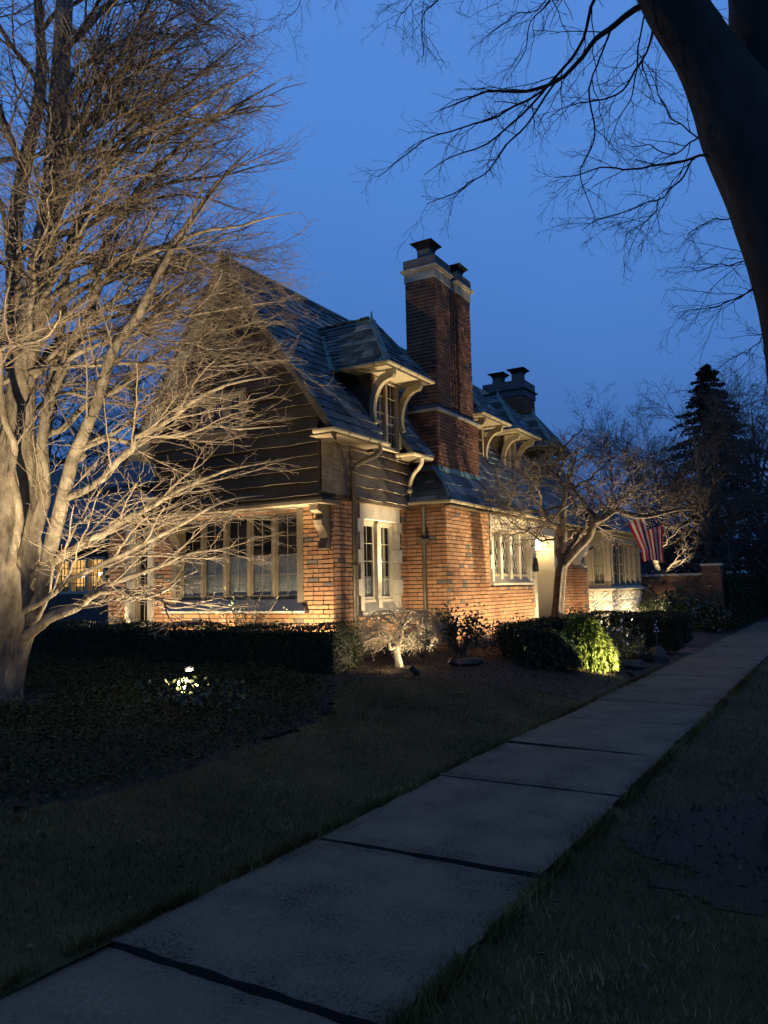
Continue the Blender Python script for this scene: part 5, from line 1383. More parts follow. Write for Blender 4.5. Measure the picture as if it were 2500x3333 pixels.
def box_hedge(x0, x1, y0, y1, z1, label, dens=2600, size=.03, rot=0.0, wob=.055, z0=None, group=None):
    """a clipped hedge: leafy shell of many small leaves round a twiggy core"""
    h = tag(empty('box_hedge'), label, 'hedge', group)
    zb = float(gz((x0+x1)/2, (y0+y1)/2)) if z0 is None else z0
    q = MB(); q.box(FZ0, x0+.07, x1-.07, y0+.07, y1-.07, zb-.05, z1-.07); q.build('twiggy_core', M['hedgecore'], h)
    dims = [(x1-x0), (y1-y0), z1-zb]
    faces = [((x0, y0, zb), (0, dims[1], 0), (0, 0, dims[2]), (-1, 0, 0)), ((x1, y0, zb), (0, dims[1], 0), (0, 0, dims[2]), (1, 0, 0)),
             ((x0, y0, zb), (dims[0], 0, 0), (0, 0, dims[2]), (0, -1, 0)), ((x0, y1, zb), (dims[0], 0, 0), (0, 0, dims[2]), (0, 1, 0)), ((x0, y0, z1), (dims[0], 0, 0), (0, dims[1], 0), (0, 0, 1))]
    PP, NN = [], []
    for o, u, v, n in faces:
        A_ = np.linalg.norm(u)*np.linalg.norm(v); k = int(A_*dens)
        if n == (0, 1, 0) or n == (1, 0, 0): k = k//2
        s_ = rng.random((k, 2))
        p = np.array(o)+s_[:, :1]*np.array(u)+s_[:, 1:]*np.array(v)
        dpt = rng.exponential(.035, k)-.02
        wv = wob*(np.sin(p[:, 0]*5.1+p[:, 2]*4)+np.sin(p[:, 1]*4.3+p[:, 2]*6.1)+.6*np.sin(p[:, 1]*13+p[:, 0]*11))*.5
        p = p+np.array(n)*(wv-dpt)[:, None]
        PP.append(p); NN.append(np.tile(np.array(n, float), (k, 1)))
    P = np.vstack(PP); N_ = np.vstack(NN)
    P[:, 2] += .03*np.sin(P[:, 1]*2.1+1.3*np.sin(P[:, 0]*3))*(P[:, 2]-zb)
    gap = (np.sin(P[:, 0]*7+P[:, 1]*9)+np.sin(P[:, 2]*11+P[:, 1]*6.3))*.5 < .93
    P, N_ = P[gap], N_[gap]
    V, F, t = leaf_mesh(P, size, N_, .6, .9)
    link('foliage', np_mesh('foliage', V, F, t), M['hedge'], h, 'stuff')
    unpivot(h, ((x0+x1)/2, (y0+y1)/2, zb))
    return h
box_hedge(8.9, 9.5, 6.15, 15.5, 1.05, 'long dark clipped hedge across the foot of the gable', 2600, .032)
box_hedge(17.85, 18.4, 3.2, 5.3, .90, 'low squared hedge just left of the brick garden path', 2200, .04)
box_hedge(20.0, 20.6, 3.35, 5.3, .82, 'low hedge on the far side of the brick path below the bay', 1400, .045)
box_hedge(12.9, 13.5, 4.95, 5.4, .90, 'small clipped hedge block against the wing corner', 2200, .034)
box_hedge(13.55, 17.4, 4.95, 5.35, .92, 'clipped hedge below the leaded window', 2000, .036)
box_hedge(27.2, 60.0, 3.2, 4.4, 1.75, 'tall dark hedge beyond the garden wall pillar along the sidewalk', 500, .075, wob=.08)

def bush(label, c, rad, nleaf, size, m, stems=7, asp=.5, name='shrub', cat='shrub', group=None, low=.0, nb=26, flowers=0, stemmat=None):
    """a loose shrub: stems from one foot, leaves in clumps at many branch ends"""
    b = tag(empty(name), label, cat, group)
    c = np.array(c, float); g0 = float(gz(c[0], c[1]))
    c3 = np.array([c[0], c[1], g0])
    ends = []
    q = MB()
    for i in range(nb):
        az = rng.uniform(0, 2*PI); e = rng.uniform(.15, 1.25)
        rr = rng.uniform(.55, 1.05)
        tip = c3+np.array([rad[0]*rr*math.cos(az)*math.cos(e*.9), rad[1]*rr*math.sin(az)*math.cos(e*.9), low+rad[2]*rr*math.sin(e)])
        mid = c3*.5+tip*.5+np.array([0, 0, .12*rad[2]])
        P = catmull([tuple(c3+rng.normal(size=3)*.04*np.array([1, 1, 0]))+(.014,), tuple(mid)+(.009,), tuple(tip)+(.004,)], 7)
        q.tube(P[:, :3], P[:, 3], 4)
        ends.append(tip); ends.append(P[5, :3]*1.0); ends.append(P[4, :3])
    q.build('stem', stemmat or M['dogtwig'], b)
    ends = np.array(ends)
    k = rng.integers(0, len(ends), nleaf)
    P = ends[k]+rng.normal(size=(nleaf, 3))*np.array([rad[0], rad[1], rad[2]])*.14
    P[:, 2] = np.maximum(P[:, 2], g0+.03)
    V, F, t = leaf_mesh(P, size, np.array([0, 0, .6]), asp, 1.0)
    link('foliage', np_mesh('foliage', V, F, t), m, b, 'stuff')
    if flowers:
        k = rng.integers(0, len(ends), flowers)
        P = ends[k]+rng.normal(size=(flowers, 3))*.04+np.array([0, 0, .05])
        V, F, t = leaf_mesh(np.repeat(P, 5, 0)+rng.normal(size=(flowers*5, 3))*.014, .045, np.array([-1, -.6, .5]), .8, .5)
        link('blossom', np_mesh('blossom', V, F, t), M['flower'], b, 'stuff')
    unpivot(b, tuple(c3))
    return b
bush('loose leafy shrub standing against the five-light gable window', (9.95, 8.55), (.5, .7, 1.35), 420, .06, M['shrubleaf'], nb=22)
bush('thin sparse shrub in front of the gable wall under the window sill', (10.0, 9.5), (.4, .6, .8), 260, .05, M['shrubleaf'], nb=16)
bush('dense twiggy shrub against the brick at the back end of the gable', (9.95, 12.1), (.5, .6, .9), 700, .05, M['shrubleaf'], nb=26)
bush('dark sprawling shrub with bare stems left of the wing corner', (12.0, 5.7), (.75, .6, .62), 900, .07, M['yew'], nb=24, low=.22)
bush('dark evergreen shrub in front of the wing corner', (13.0, 5.2), (.7, .5, .55), 1100, .055, M['yew'], nb=24, low=.15)
bush('upright leafy shrub tucked between hedge end and dwarf maple', (10.1, 6.75), (.4, .35, .55), 900, .035, M['hedge'], nb=24)
bush('low sparse shrub behind the dwarf maple under the two-light window', (11.3, 6.6), (.6, .4, .5), 700, .04, M['hedge'], nb=22)
bush('pale leaved flowering shrub to the right of the golden cypress', (15.6, 4.15), (.85, .8, .75), 1500, .06, M['shrubleaf'], nb=40, flowers=26)
bush('light green shrub in front of the stone bay', (18.9, 5.6), (1.0, .6, .72), 1200, .07, M['shrubleaf'], nb=34)
bush('small pale hellebore clump beside the boulder', (16.3, 3.75), (.4, .35, .3), 380, .075, M['shrubleaf'], nb=16, name='flower_clump', cat='plant', flowers=14)
bush('broad leaved evergreen in front of the garden wall', (25.6, 4.9), (1.3, 1.1, 1.25), 2200, .12, M['shrubleaf'], nb=44)
bush('broad leaved evergreen in the corner by the wall pillar', (26.2, 3.9), (.9, .8, 1.05), 1500, .12, M['shrubleaf'], nb=34)

def conifer_mound(label, c, rad, n, m, size, droop, name='cypress', seed=0):
    """weeping feathery evergreen: arching sprays carrying short needle leaves"""
    t_ = tag(empty(name), label, 'shrub')
    c = np.array(c, float); g0 = float(gz(c[0], c[1])); c3 = np.array([c[0], c[1], g0])
    q = MB(); PP = []; TT = []
    for i in range(n):
        az = rng.uniform(0, 2*PI); e = rng.uniform(.0, 1.0); hh = rad[2]*(.25+.75*math.sqrt(e))
        ro = (1-.75*e)*rng.uniform(.75, 1.05)
        s0 = c3+np.array([rad[0]*.35*ro*math.cos(az), rad[1]*.35*ro*math.sin(az), hh])
        s1 = c3+np.array([rad[0]*.8*ro*math.cos(az), rad[1]*.8*ro*math.sin(az), hh*.92])
        s2 = c3+np.array([rad[0]*1.05*ro*math.cos(az), rad[1]*1.05*ro*math.sin(az), max(.03, hh*.92-droop*rng.uniform(.6, 1.3))])
        P = catmull([tuple(s0)+(.006,), tuple(s1)+(.004,), tuple(s2)+(.002,)], 14)[:, :3]
        for k in range(2, 14):
            m_ = 8
            PP.append(P[k]+rng.normal(size=(m_, 3))*.028); TT.append(np.tile(P[k]-P[k-1], (m_, 1)))
    P = np.vstack(PP); T = np.vstack(TT); T /= np.linalg.norm(T, axis=1, keepdims=True)
    N = len(P); s_ = size*rng.uniform(.6, 1.5, N)
    d = T+rng.normal(size=(N, 3))*.45+np.array([0, 0, -.25]); d /= np.linalg.norm(d, axis=1, keepdims=True)
    b = np.cross(d, rng.normal(size=(N, 3))); b /= np.linalg.norm(b, axis=1, keepdims=True)
    V = np.stack([P, P+d*(s_*.5)[:, None]+b*(s_*.16)[:, None], P+d*s_[:, None], P+d*(s_*.5)[:, None]-b*(s_*.16)[:, None]], 1).reshape(-1, 3)
    F = np.arange(4*N).reshape(N, 4)
    tone = np.clip(rng.normal(.5, .18, N), 0, 1)
    q.tube([c3, c3+np.array([0, 0, rad[2]*.9])], [.05, .02], 6); q.build('stem', M['dogbark'], t_)
    link('foliage', np_mesh('foliage', V, F, tone), m, t_, 'stuff')
    V, F2 = [], []
    unpivot(t_, tuple(c3))
conifer_mound('bright golden green weeping cypress lit by a spotlight', (13.95, 4.15), (.62, .62, .85), 460, M['gold'], .075, .5, 'golden_cypress')
conifer_mound('broad dark evergreen mound left of the golden cypress', (13.2, 4.65), (.85, .7, .55), 380, M['yew'], .065, .4, 'evergreen_mound')
conifer_mound('dark evergreen mound at the foot of the twisted tree', (14.9, 4.8), (.8, .6, .62), 320, M['yew'], .065, .35, 'evergreen_mound')

# ground cover under the beech
n = 110000
P = np.stack([rng.uniform(2.2, 8.9, n), rng.uniform(4.4, 13, n)], 1)
wgt = inpoly(P[:, 0], P[:, 1], IVY) & ~((P[:, 0]-5.22)**2+(P[:, 1]-8.0)**2 < .30)
P = P[wgt]
hh = .03+.035*(np.sin(P[:, 0]*3.1)*np.sin(P[:, 1]*2.7)+1)*.5+.02*np.sin(P[:, 0]*7.7+P[:, 1]*5.1)
dist = np.full(len(P), 9.0)
for (xa, ya), (xb, yb) in zip(IVY[1:9], IVY[2:10]):
    tt = np.clip(((P[:, 0]-xa)*(xb-xa)+(P[:, 1]-ya)*(yb-ya))/((xb-xa)**2+(yb-ya)**2), 0, 1)
    dist = np.minimum(dist, np.hypot(P[:, 0]-xa-tt*(xb-xa), P[:, 1]-ya-tt*(yb-ya)))
keep = rng.random(len(P)) < np.clip(dist/.35+.12, 0, 1)
P, hh, dist = P[keep], hh[keep], dist[keep]
P3_ = np.column_stack([P, gz(P[:, 0], P[:, 1])+.008+np.maximum(hh, .02)*2.4*np.clip(dist/.7, .2, 1)*np.sqrt(rng.random(len(P)))])
tag(stuff_leaves('ground_cover', P3_, .034, M['ivy'], nrm=np.array([0, 0, 1.0]), asp=.6, spread=.6, kind='stuff'), 'dark leafy ground cover filling the bed under the beech')
n = 320
az_ = rng.uniform(0, 2*PI, n); rr__ = rng.uniform(.16, .55, n); P = np.column_stack([5.75+rr__*np.cos(az_), 5.65+rr__*np.sin(az_)]); P = np.column_stack([P, gz(P[:, 0], P[:, 1])+rng.uniform(.12, .30, n)])
tag(stuff_leaves('leafy_sprigs', P, .055, M['shrubleaf'], nrm=np.array([0, 0, .5]), kind='stuff'), 'taller leafy sprigs round the hidden lamp in the ground cover')
n = 45
az_ = rng.uniform(0, 2*PI, n); rr__ = rng.uniform(.22, .55, n); P = np.column_stack([7.35+rr__*np.cos(az_), 7.62+rr__*np.sin(az_)]); P = np.column_stack([P, gz(P[:, 0], P[:, 1])+rng.uniform(.08, .24, n)])
tag(stuff_leaves('leafy_sprigs', P, .05, M['hedge'], nrm=np.array([0, 0, .5]), kind='stuff'), 'leafy sprigs standing round the bright lamp before the hedge')
# blades of grass
def blades(name, X, Y, hmin, hmax, label, wd_=.006):
    N = len(X); z = gz(X, Y)
    az = rng.uniform(0, 2*PI, N); h = rng.uniform(hmin, hmax, N); ln = rng.uniform(.2, 1.1, N)*h
    d = np.stack([np.cos(az), np.sin(az), np.zeros(N)], 1); s_ = np.stack([-np.sin(az), np.cos(az), np.zeros(N)], 1)*wd_*.5
    B = np.stack([X, Y, z], 1)
    V = np.stack([B-s_, B+s_, B+d*ln[:, None]+s_*.3+np.array([0, 0, 1])*h[:, None], B+d*ln[:, None]-s_*.3+np.array([0, 0, 1])*h[:, None]], 1).reshape(-1, 3)
    pt = .5+.28*np.sin(X*1.9+2*np.sin(Y*1.3))*np.sin(Y*2.3+1.2*np.sin(X*1.1))
    t = np.clip(pt+rng.normal(0, .16, N), 0, 1)
    tag(link(name, np_mesh(name, V, np.arange(4*N).reshape(N, 4), t), M['blade'], None, 'stuff'), label)
n = 90000
X = 1.2+11*rng.random(n)**1.5; Y = rng.uniform(2.98, 5.9, n)
k = inpoly(X, Y, LAWN); blades('lawn_grass', X[k], Y[k], .012, .038, 'short dim grass of the front lawn')
n = 70000
X = 2.0+18*rng.random(n)**1.9; Y = rng.uniform(-1.5, 1.55, n)
k = (X-5.35)**2+(Y-.15)**2 > .75+.25*np.sin(X*9)+.5*rng.random(n); blades('verge_grass', X[k], Y[k], .012, .042, 'short dark grass of the street verge')
n = 16000
X = 1.5+14*rng.random(n)**1.6; Y = np.where(rng.random(n) < .5, 3.04+np.abs(rng.normal(0, .035, n)), 1.52-np.abs(rng.normal(0, .035, n)))
X2 = X+.0; k = (np.sin(X*5.3)+np.sin(X*13.1)) > -1.1
blades('edge_grass', X2[k], Y[k], .03, .085, 'ragged grass fringe growing over both sidewalk edges')
n = 420
X = 2.2+12*rng.random(n); Y = np.where(rng.random(n) < .5, rng.uniform(-1.2, 1.6, n), rng.uniform(3, 5.6, n))
tag(stuff_leaves('fallen_leaves', np.column_stack([X, Y, gz(X, Y)+.03]), .045, M['litter'], nrm=np.array([0, 0, 1.6]), asp=.6, spread=.5, kind='stuff'), 'scattered dry leaves on the grass and mulch')
n = 5200
X = rng.uniform(8.6, 17.5, n); Y = rng.uniform(3.3, 6.2, n); k = ~inpoly(X, Y, LAWN)
tag(stuff_leaves('mulch_chips', np.column_stack([X, Y, gz(X, Y)+.006])[k], .045, M['mulch'], nrm=np.array([0, 0, 1.2]), asp=.35, spread=.6, kind='stuff'), 'bark chips and dry twigs on the planting bed')

n = 900
az_ = rng.uniform(0, 2*PI, n); rr__ = 1.1*np.sqrt(rng.random(n)); X = 5.35+rr__*np.cos(az_); Y = .15+rr__*np.sin(az_); k = rr__ > .45
tag(stuff_leaves('mulch_chips', np.column_stack([X, Y, np.full(n, .03)])[k], .05, M['mulch'], nrm=np.array([0, 0, 1.2]), asp=.35, spread=.6, kind='stuff'), 'bark chips in the pit at the foot of the street tree')
# boulders
def boulder(label, x, y, rx, ry, rz, seed):
    n, k = 12, 18; V = []
    for i in range(n+1):
        th = PI*i/n
        for j in range(k):
            ph = 2*PI*j/k
            d = np.array([math.sin(th)*math.cos(ph), math.sin(th)*math.sin(ph), math.cos(th)])
            s_ = 1+.16*math.sin(3*d[0]+seed)+.13*math.sin(4*d[1]+2*seed)+.10*math.sin(7*d[2]+3*d[0]+seed)+.05*math.sin(13*d[1]+9*d[0])
            V.append((x+d[0]*rx*s_, y+d[1]*ry*s_, float(gz(x, y))+.25*rz+d[2]*rz*s_))
    F = [(i*k+j, i*k+(j+1) % k, (i+1)*k+(j+1) % k, (i+1)*k+j) for i in range(n) for j in range(k)]
    tag(link('boulder', np_mesh('boulder', V, F, np.full(len(F), .5)), M['boulder'], None, None, True), label, 'rock')
boulder('rounded grey boulder below the small stake sign', 16.4, 3.4, .27, .22, .19, 1.0)
boulder('long flat stone beside the golden cypress', 14.9, 3.55, .38, .2, .11, 2.3)
boulder('low flat stone on the mulch right of the dwarf maple', 11.6, 5.35, .34, .22, .07, 4.1)

# ---------------------------------------------------------------- garden wall, flag, sign
gwl = tag(empty('garden_wall'), 'brick garden wall with stone coping and end pillar right of the bay', 'wall')
FGW = Fr((27.0, 0, 0), (0, 1, 0), (-1, 0, 0)); FPW = Fr((26.85, 0, 0), (0, 1, 0), (-1, 0, 0)); FPS = Fr((0, 3.44, 0), (1, 0, 0), (0, -1, 0))
q = MB(); q.box(FGW, 4.0, 6.6, -.3, 0, .1, 1.82); q.build('wall_core', M['mortar'], gwl)
pl = MB(); pl.box(FPW, 3.44, 4.0, -.55, 0, 0, 2.12); pil = pl.build('pillar', M['mortar'], gwl)
PIECES.clear()
lay_bricks(gwl, FGW, 4.0, 6.6, .15, 1.82, course=.0755, rough=.006)
lay_bricks(pil, FPW, 3.44, 4.0, .1, 2.12); lay_bricks(pil, FPS, 26.86, 27.4, .1, 2.12)
flush_bricks({gwl.name: M['chim_brick'], pil.name: M['chim_brick']})
y_ = 4.0
while y_ < 6.55:
    y2 = min(y_+.6, 6.6); q = MB(); q.box(FGW, y_+.003, y2-.003, -.34, .04, 1.822, 1.90, random.random()); q.build('coping_stone', M['stone'], gwl); y_ = y2
q = MB(); q.box(FPW, 3.40, 4.04, -.6, .04, 2.122, 2.20); q.build('pillar_cap', M['stone'], gwl)
unpivot(gwl, (27, 5, .2))

fl = tag(empty('flag'), 'red and white striped flag hanging from a slanting pole beside the bay', 'flag')
pb, pt_ = np.array([21.45, 6.1, 2.57]), np.array([20.78, 3.92, 3.78])
q = MB(); q.tube([pb, pt_], [.018, .014], 8); q.build('flag_pole', M['pole'], fl, smooth=True)
q = MB(); q.tube([pt_, pt_+np.array([-.01, -.03, .02]), pt_+np.array([-.02, -.06, .035])], [.02, .032, .01], 8); q.build('finial', M['pole'], fl, smooth=True)
q = MB(); q.tube([pb, pb+(pt_-pb)*.06], .035, 8); q.build('pole_bracket', M['iron'], fl)
ns_, nt = 39, 26
h0 = pb+(pt_-pb)*.53; h1 = pb+(pt_-pb)*.985
def fpt(s_, t):
    top = h0+(h1-h0)*s_
    drop = 1.42*t
    gat = 1-.42*min(1, t*1.25)         # the cloth gathers as it hangs
    cen = h0+(h1-h0)*.66
    hz = (top-cen)*gat+cen
    zt = top[2]*(1-min(1, t*1.3))+cen[2]*min(1, t*1.3)
    w_ = .055*math.sin(s_*15+2*t)*min(1, t*2.2+.1)+.02*math.sin(s_*33+4*t)*min(1, 2*t)
    return (hz[0]+w_*.95, hz[1]+w_*.2-.10*t, zt-drop+.05*math.sin(s_*4)*t)
q = MB()
V = [fpt(i/ns_, j/nt) for i in range(ns_+1) for j in range(nt+1)]
for i in range(ns_):
    for j in range(nt):
        stripe = int((ns_-1-i)/3)
        tone = .17 if stripe % 2 == 0 else .5
        if stripe < 7 and j < 10: tone = .85
        a = i*(nt+1)+j
        q.f.append((a, a+nt+1, a+nt+2, a+1)); q.t.append(tone)
q.v = V
q.build('flag_cloth', M['flag'], fl, smooth=True)
q = MB()
for r_ in range(9):
    for c_ in range(6 if r_ % 2 == 0 else 5):
        s_ = 1-(.5+r_)/9.4*(21/39.); t_ = (c_+.5+(.5 if r_ % 2 else 0))/6.2*(10/26.)
        e = 1e-3
        p = np.array(fpt(s_, t_)); u = np.array(fpt(s_+e, t_))-p; v = np.array(fpt(s_, t_+e))-p
        u /= np.linalg.norm(u); n_ = np.cross(u, v); n_ /= np.linalg.norm(n_); v = np.cross(n_, u)
        for sg in (1, -1):
            q.add([p+n_*.003*sg]+[p+n_*.003*sg+(u*math.cos(PI*k/5)+v*math.sin(PI*k/5))*(.022 if k % 2 == 0 else .009) for k in range(10)], [(0, k+1, (k+1) % 10+1) for k in range(10)], .5)
q.build('star', M['flag'], fl, 'stuff')
unpivot(fl, tuple(pb))

sg_ = tag(empty('stake_sign'), 'small dark triangular sign on a thin stake beside the boulder', 'sign')
SX, SY = 16.6, 3.42; g0 = float(gz(SX, SY))
q = MB(); q.tube([(SX, SY, g0-.1), (SX, SY, .62)], .009, 6); q.build('stake', M['lead'], sg_)
FSN = Fr((SX-.012, SY, 0), (.5, -.866, 0), (-.866, -.5, 0))
q = MB(); q.prism([FSN.p(-.075, 0, .58), FSN.p(.075, 0, .58), FSN.p(.022, 0, .93), FSN.p(-.022, 0, .93)], FSN.n*.012); q.build('sign_board', M['iron'], sg_)
q = MB()
for z_, a_, b_ in ((.60, -.05, -.01), (.60, .02, .055), (.665, -.02, .035), (.73, -.035, .0), (.80, .0, .025)):
    q.box(FSN, a_, b_, .013, .016, z_, z_+.03)
q.build('sign_mark', M['white'], sg_)
unpivot(sg_, (SX, SY, g0))

# ---------------------------------------------------------------- garden lamps
def spotlight(x, y, target, watts, cone, label, z=None, lens='lenslow', h=.16, blend=.6, col=(1, .80, .50), size=.03, group='low garden spotlights', body=1.0):
    g0 = float(gz(x, y)) if z is None else z
    r_ = tag(empty('garden_spotlight'), label, 'spotlight', group)
    p = np.array([x, y, g0+h]); d = np.array(target, float)-p; d /= np.linalg.norm(d)
    q = MB(); q.tube([(x, y, g0-.1), (x, y, g0+h-.03)], .010, 6); q.build('stake', M['iron'], r_)
    q = MB(); q.tube([p-d*.10*body, p-d*.085*body, p-d*.02, p+d*.02], [.018*body, .032*body, .042*body, .046*body], 12)
    q.tube([p+d*.02, p+d*.055], [.046*body, .048*body], 12, cap=False); q.build('lamp_housing', M['iron'], r_, smooth=True)
    q = MB(); q.tube([p+d*.022, p+d*.03], [.040*body, .036*body], 12); q.build('lens', M[lens], r_)
    lamp('spot', 'SPOT', tuple(p+d*.075), watts, col, r_, size, target, cone, blend)
    unpivot(r_, (x, y, g0))
    return r_
G1 = 'low garden spotlights'
spotlight(7.50, 7.50, (6.4, 7.0, 2.8), 420, 125, 'bright bare spotlight in the ground cover between beech and hedge', lens='lens', h=.13, body=1.15)
spotlight(3.1, 5.3, (5.35, 7.5, 6.4), 1900, 84, 'spotlight on the near side of the beech trunk', h=.12)
spotlight(3.5, 7.75, (5.1, 8.0, 1.5), 45, 80, 'spotlight close to the root flare of the beech', h=.1)
spotlight(20.3, 4.3, (20.95, 4.6, 3.0), 900, 50, 'uplight under the hanging flag', h=.1)
spotlight(5.75, 5.65, (6.2, 7.2, 4.4), 560, 120, 'spotlight half hidden among leafy sprigs in the ground cover', h=.10)
for yy, ww, nm in ((7.55, 230, 'uplight behind the hedge nearest the house corner'), (9.35, 130, 'uplight behind the hedge under the middle of the gable window'), (10.7, 130, 'uplight behind the hedge at the far jamb of the gable window'), (12.2, 130, 'uplight behind the hedge at the back end of the gable')):
    spotlight(9.70, yy, (10.4, yy, 2.4), ww, 150, nm, h=.12)
spotlight(10.75, 5.25, (10.15, 5.9, .95), 190, 85, 'black spotlight on the mulch aimed left at the dwarf maple', h=.10)
spotlight(9.55, 5.25, (9.75, 6.0, .95), 60, 110, 'black spotlight at the lawn edge in front of the dwarf maple', h=.10)
spotlight(11.7, 6.30, (12.0, 7.2, 2.4), 150, 140, 'uplight below the two-light stone window', h=.10)
for xx, ww, nm in ((13.5, 110, 'uplight at the left end of the wing wall'), (14.8, 120, 'uplight left of the leaded window'), (16.2, 120, 'uplight below the leaded window behind the hedge'), (17.5, 110, 'uplight beside the entrance behind the hedge')):
    spotlight(xx, 5.56, (xx+.1, 6.42, 1.7), ww*.95, 140, nm, h=.30)
spotlight(13.30, 3.20, (13.85, 4.2, .65), 230, 90, 'black spotlight on the mulch under the golden cypress', h=.10, col=(1, .84, .52))
spotlight(16.9, 3.55, (15.5, 4.8, 3.4), 1900, 92, 'small bright spotlight at the foot of the stake sign', lens='lens', h=.14, body=1.1)
spotlight(14.85, 3.40, (15.7, 4.0, .55), 60, 70, 'spotlight in front of the pale flowering shrub', h=.12)
spotlight(21.2, 5.7, (22.0, 6.05, .95), 120, 150, 'uplight at the left face of the stone bay', h=.08)
spotlight(23.2, 4.85, (23.2, 5.6, 1.0), 150, 150, 'uplight in front of the stone bay', h=.08)
spotlight(20.1, 5.6, (20.9, 6.2, 1.6), 90, 130, 'uplight beside the brick buttress', h=.10)
spotlight(24.8, 4.85, (24.8, 5.6, 1.2), 110, 150, 'uplight at the right end of the stone bay', h=.08)
spotlight(25.9, 5.5, (27.0, 5.6, 1.4), 60, 130, 'uplight low against the brick garden wall', h=.08)
for yy, nm in ((7.75, 'narrow uplight grazing the gable boards near the house corner'), (8.95, 'narrow uplight grazing the gable boards at mid window'), (10.15, 'narrow uplight grazing the gable boards at the far end')):
    spotlight(9.74, yy, (9.955, yy+.05, 5.5), 3000 if yy < 10 else 1200, 38, nm, h=.10, blend=.9)
spotlight(12.05, 6.86, (12.0, 7.06, 5.0), 1800, 38, 'narrow uplight grazing the boards above the two-light window', h=.10, blend=.9)
spotlight(12.7, 4.75, (13.0, 6.8, 6.0), 1700, 56, 'spotlight in the bed aimed up at the dormer and chimney', h=.15)
spotlight(16.7, 4.45, (17.7, 6.6, 5.6), 700, 52, 'uplight among the evergreens aimed at the farther dormers', h=.6)

# ---------------------------------------------------------------- far garden and trees
def bare_tree(label, x, y, h, spread, n1, m, seed, zb=.42, mtw=None, r0=.18, tilt=(0, 0), lean=1, n3=4, group='bare trees beyond the house', fork=0.3):
    t_ = tag(empty('bare_tree'), label, 'tree', group)
    tr = [(x, y, zb-.2, r0), (x+tilt[0]*.3, y+tilt[1]*.3, zb+h*.3, r0*.8), (x+tilt[0]*.7, y+tilt[1]*.7, zb+h*.62, r0*.45), (x+tilt[0], y+tilt[1], zb+h*.95, r0*.1)]
    trunk_mesh('trunk', tr, m, t_, 20, 10, .05, .4, .4, seed)
    c = catmull(tr, 40); L, RR = [], []
    for i in range(n1):
        j = int((fork+(1-fork)*.93*(i+rng.random())/n1)*38); p0 = c[j, :3]; az = rng.uniform(0, 2*PI)
        f = 1-.55*j/39
        tip = p0+np.array([spread*f*math.cos(az), spread*f*math.sin(az), h*rng.uniform(.12, .34)*lean])
        c2 = catmull([tuple(p0)+(c[j, 3]*.55,), tuple(p0*.5+tip*.5+np.array([0, 0, h*.03]))+(c[j, 3]*.3,), tuple(tip)+(.012,)], 12)
        L.append(c2[:, :3]+np.vstack([np.zeros(3), rng.normal(size=(11, 3))*.03*spread*.4])); RR.append(c2[:, 3])
    P1, R1_ = np.array(L), np.array(RR)
    P2, R2 = spawn(P1, R1_, 9, .2, 1, spread*.42, 42, 5, .3, .03, .3, .03, .010, .5, .5, None, .3)
    P3, R3 = spawn(P2, R2, 5, .2, 1, spread*.2, 45, 4, .3, .03, .3, .012, .008, .6, .7, None, .3)
    P4, R4 = spawn(P3, R3, n3, .2, 1, spread*.1, 45, 3, .3, .03, .3, .008, .0065, .7, .8, None, .3)
    twig_part('branchwork', [(P1, R1_, 5), (P2, R2, 3)], mtw or m, t_)
    twig_part('crown', [(P3, R3, 3), (P4, R4, 3)], mtw or m, t_)
    unpivot(t_, (x, y, zb))
bare_tree('multi-stemmed bare tree lit from below beyond the garden wall', 36.6, 4.9, 9.0, 4.2, 34, M['beech'], 1, .4, M['fartwig'], .24, (-.6, .5), .7, 5, fork=.12)
bare_tree('bare tree with a leaning lit stem left of the spruce foot', 34.6, 6.6, 7.2, 3.4, 28, M['beech'], 2, .4, M['fartwig'], .15, (-1.0, 1.2), .7, 5, fork=.15)
bare_tree('bare tree filling the gap right of the spruce', 39.0, 3.0, 8.8, 3.6, 26, M['fartwig'], 3, .4, None, .16, (.5, -.4), .8, 5, fork=.15)
bare_tree('thin far tree above the ornamental tree crown', 58, 14.5, 12.5, 4.4, 16, M['fartwig'], 4, 0, None, .22, (.4, .2), 1.3, 4)
bare_tree('thin far tree between ornamental tree and spruce', 60, 11.4, 12.5, 4.2, 16, M['fartwig'], 5, 0, None, .22, (-.3, .4), 1.3, 4)
bare_tree('thin far tree at the right edge behind the spruce', 64, 5.0, 15.5, 4.6, 16, M['fartwig'], 6, 0, None, .25, (.3, .3), 1.3, 4)
bare_tree('far tree behind the rear roof on the left', 27, 31, 15, 6.5, 18, M['fartwig'], 7, 0, None, .3, (.3, .3), 1, 4)
bare_tree('second far tree behind the rear roof on the left', 21, 30, 12, 6, 16, M['fartwig'], 8, 0, None, .3, (.3, .3), 1, 4)
bare_tree('far tree rising over the left end of the gable', 33, 27, 14, 5.5, 16, M['fartwig'], 9, 0, None, .3, (.3, .3), 1, 4)

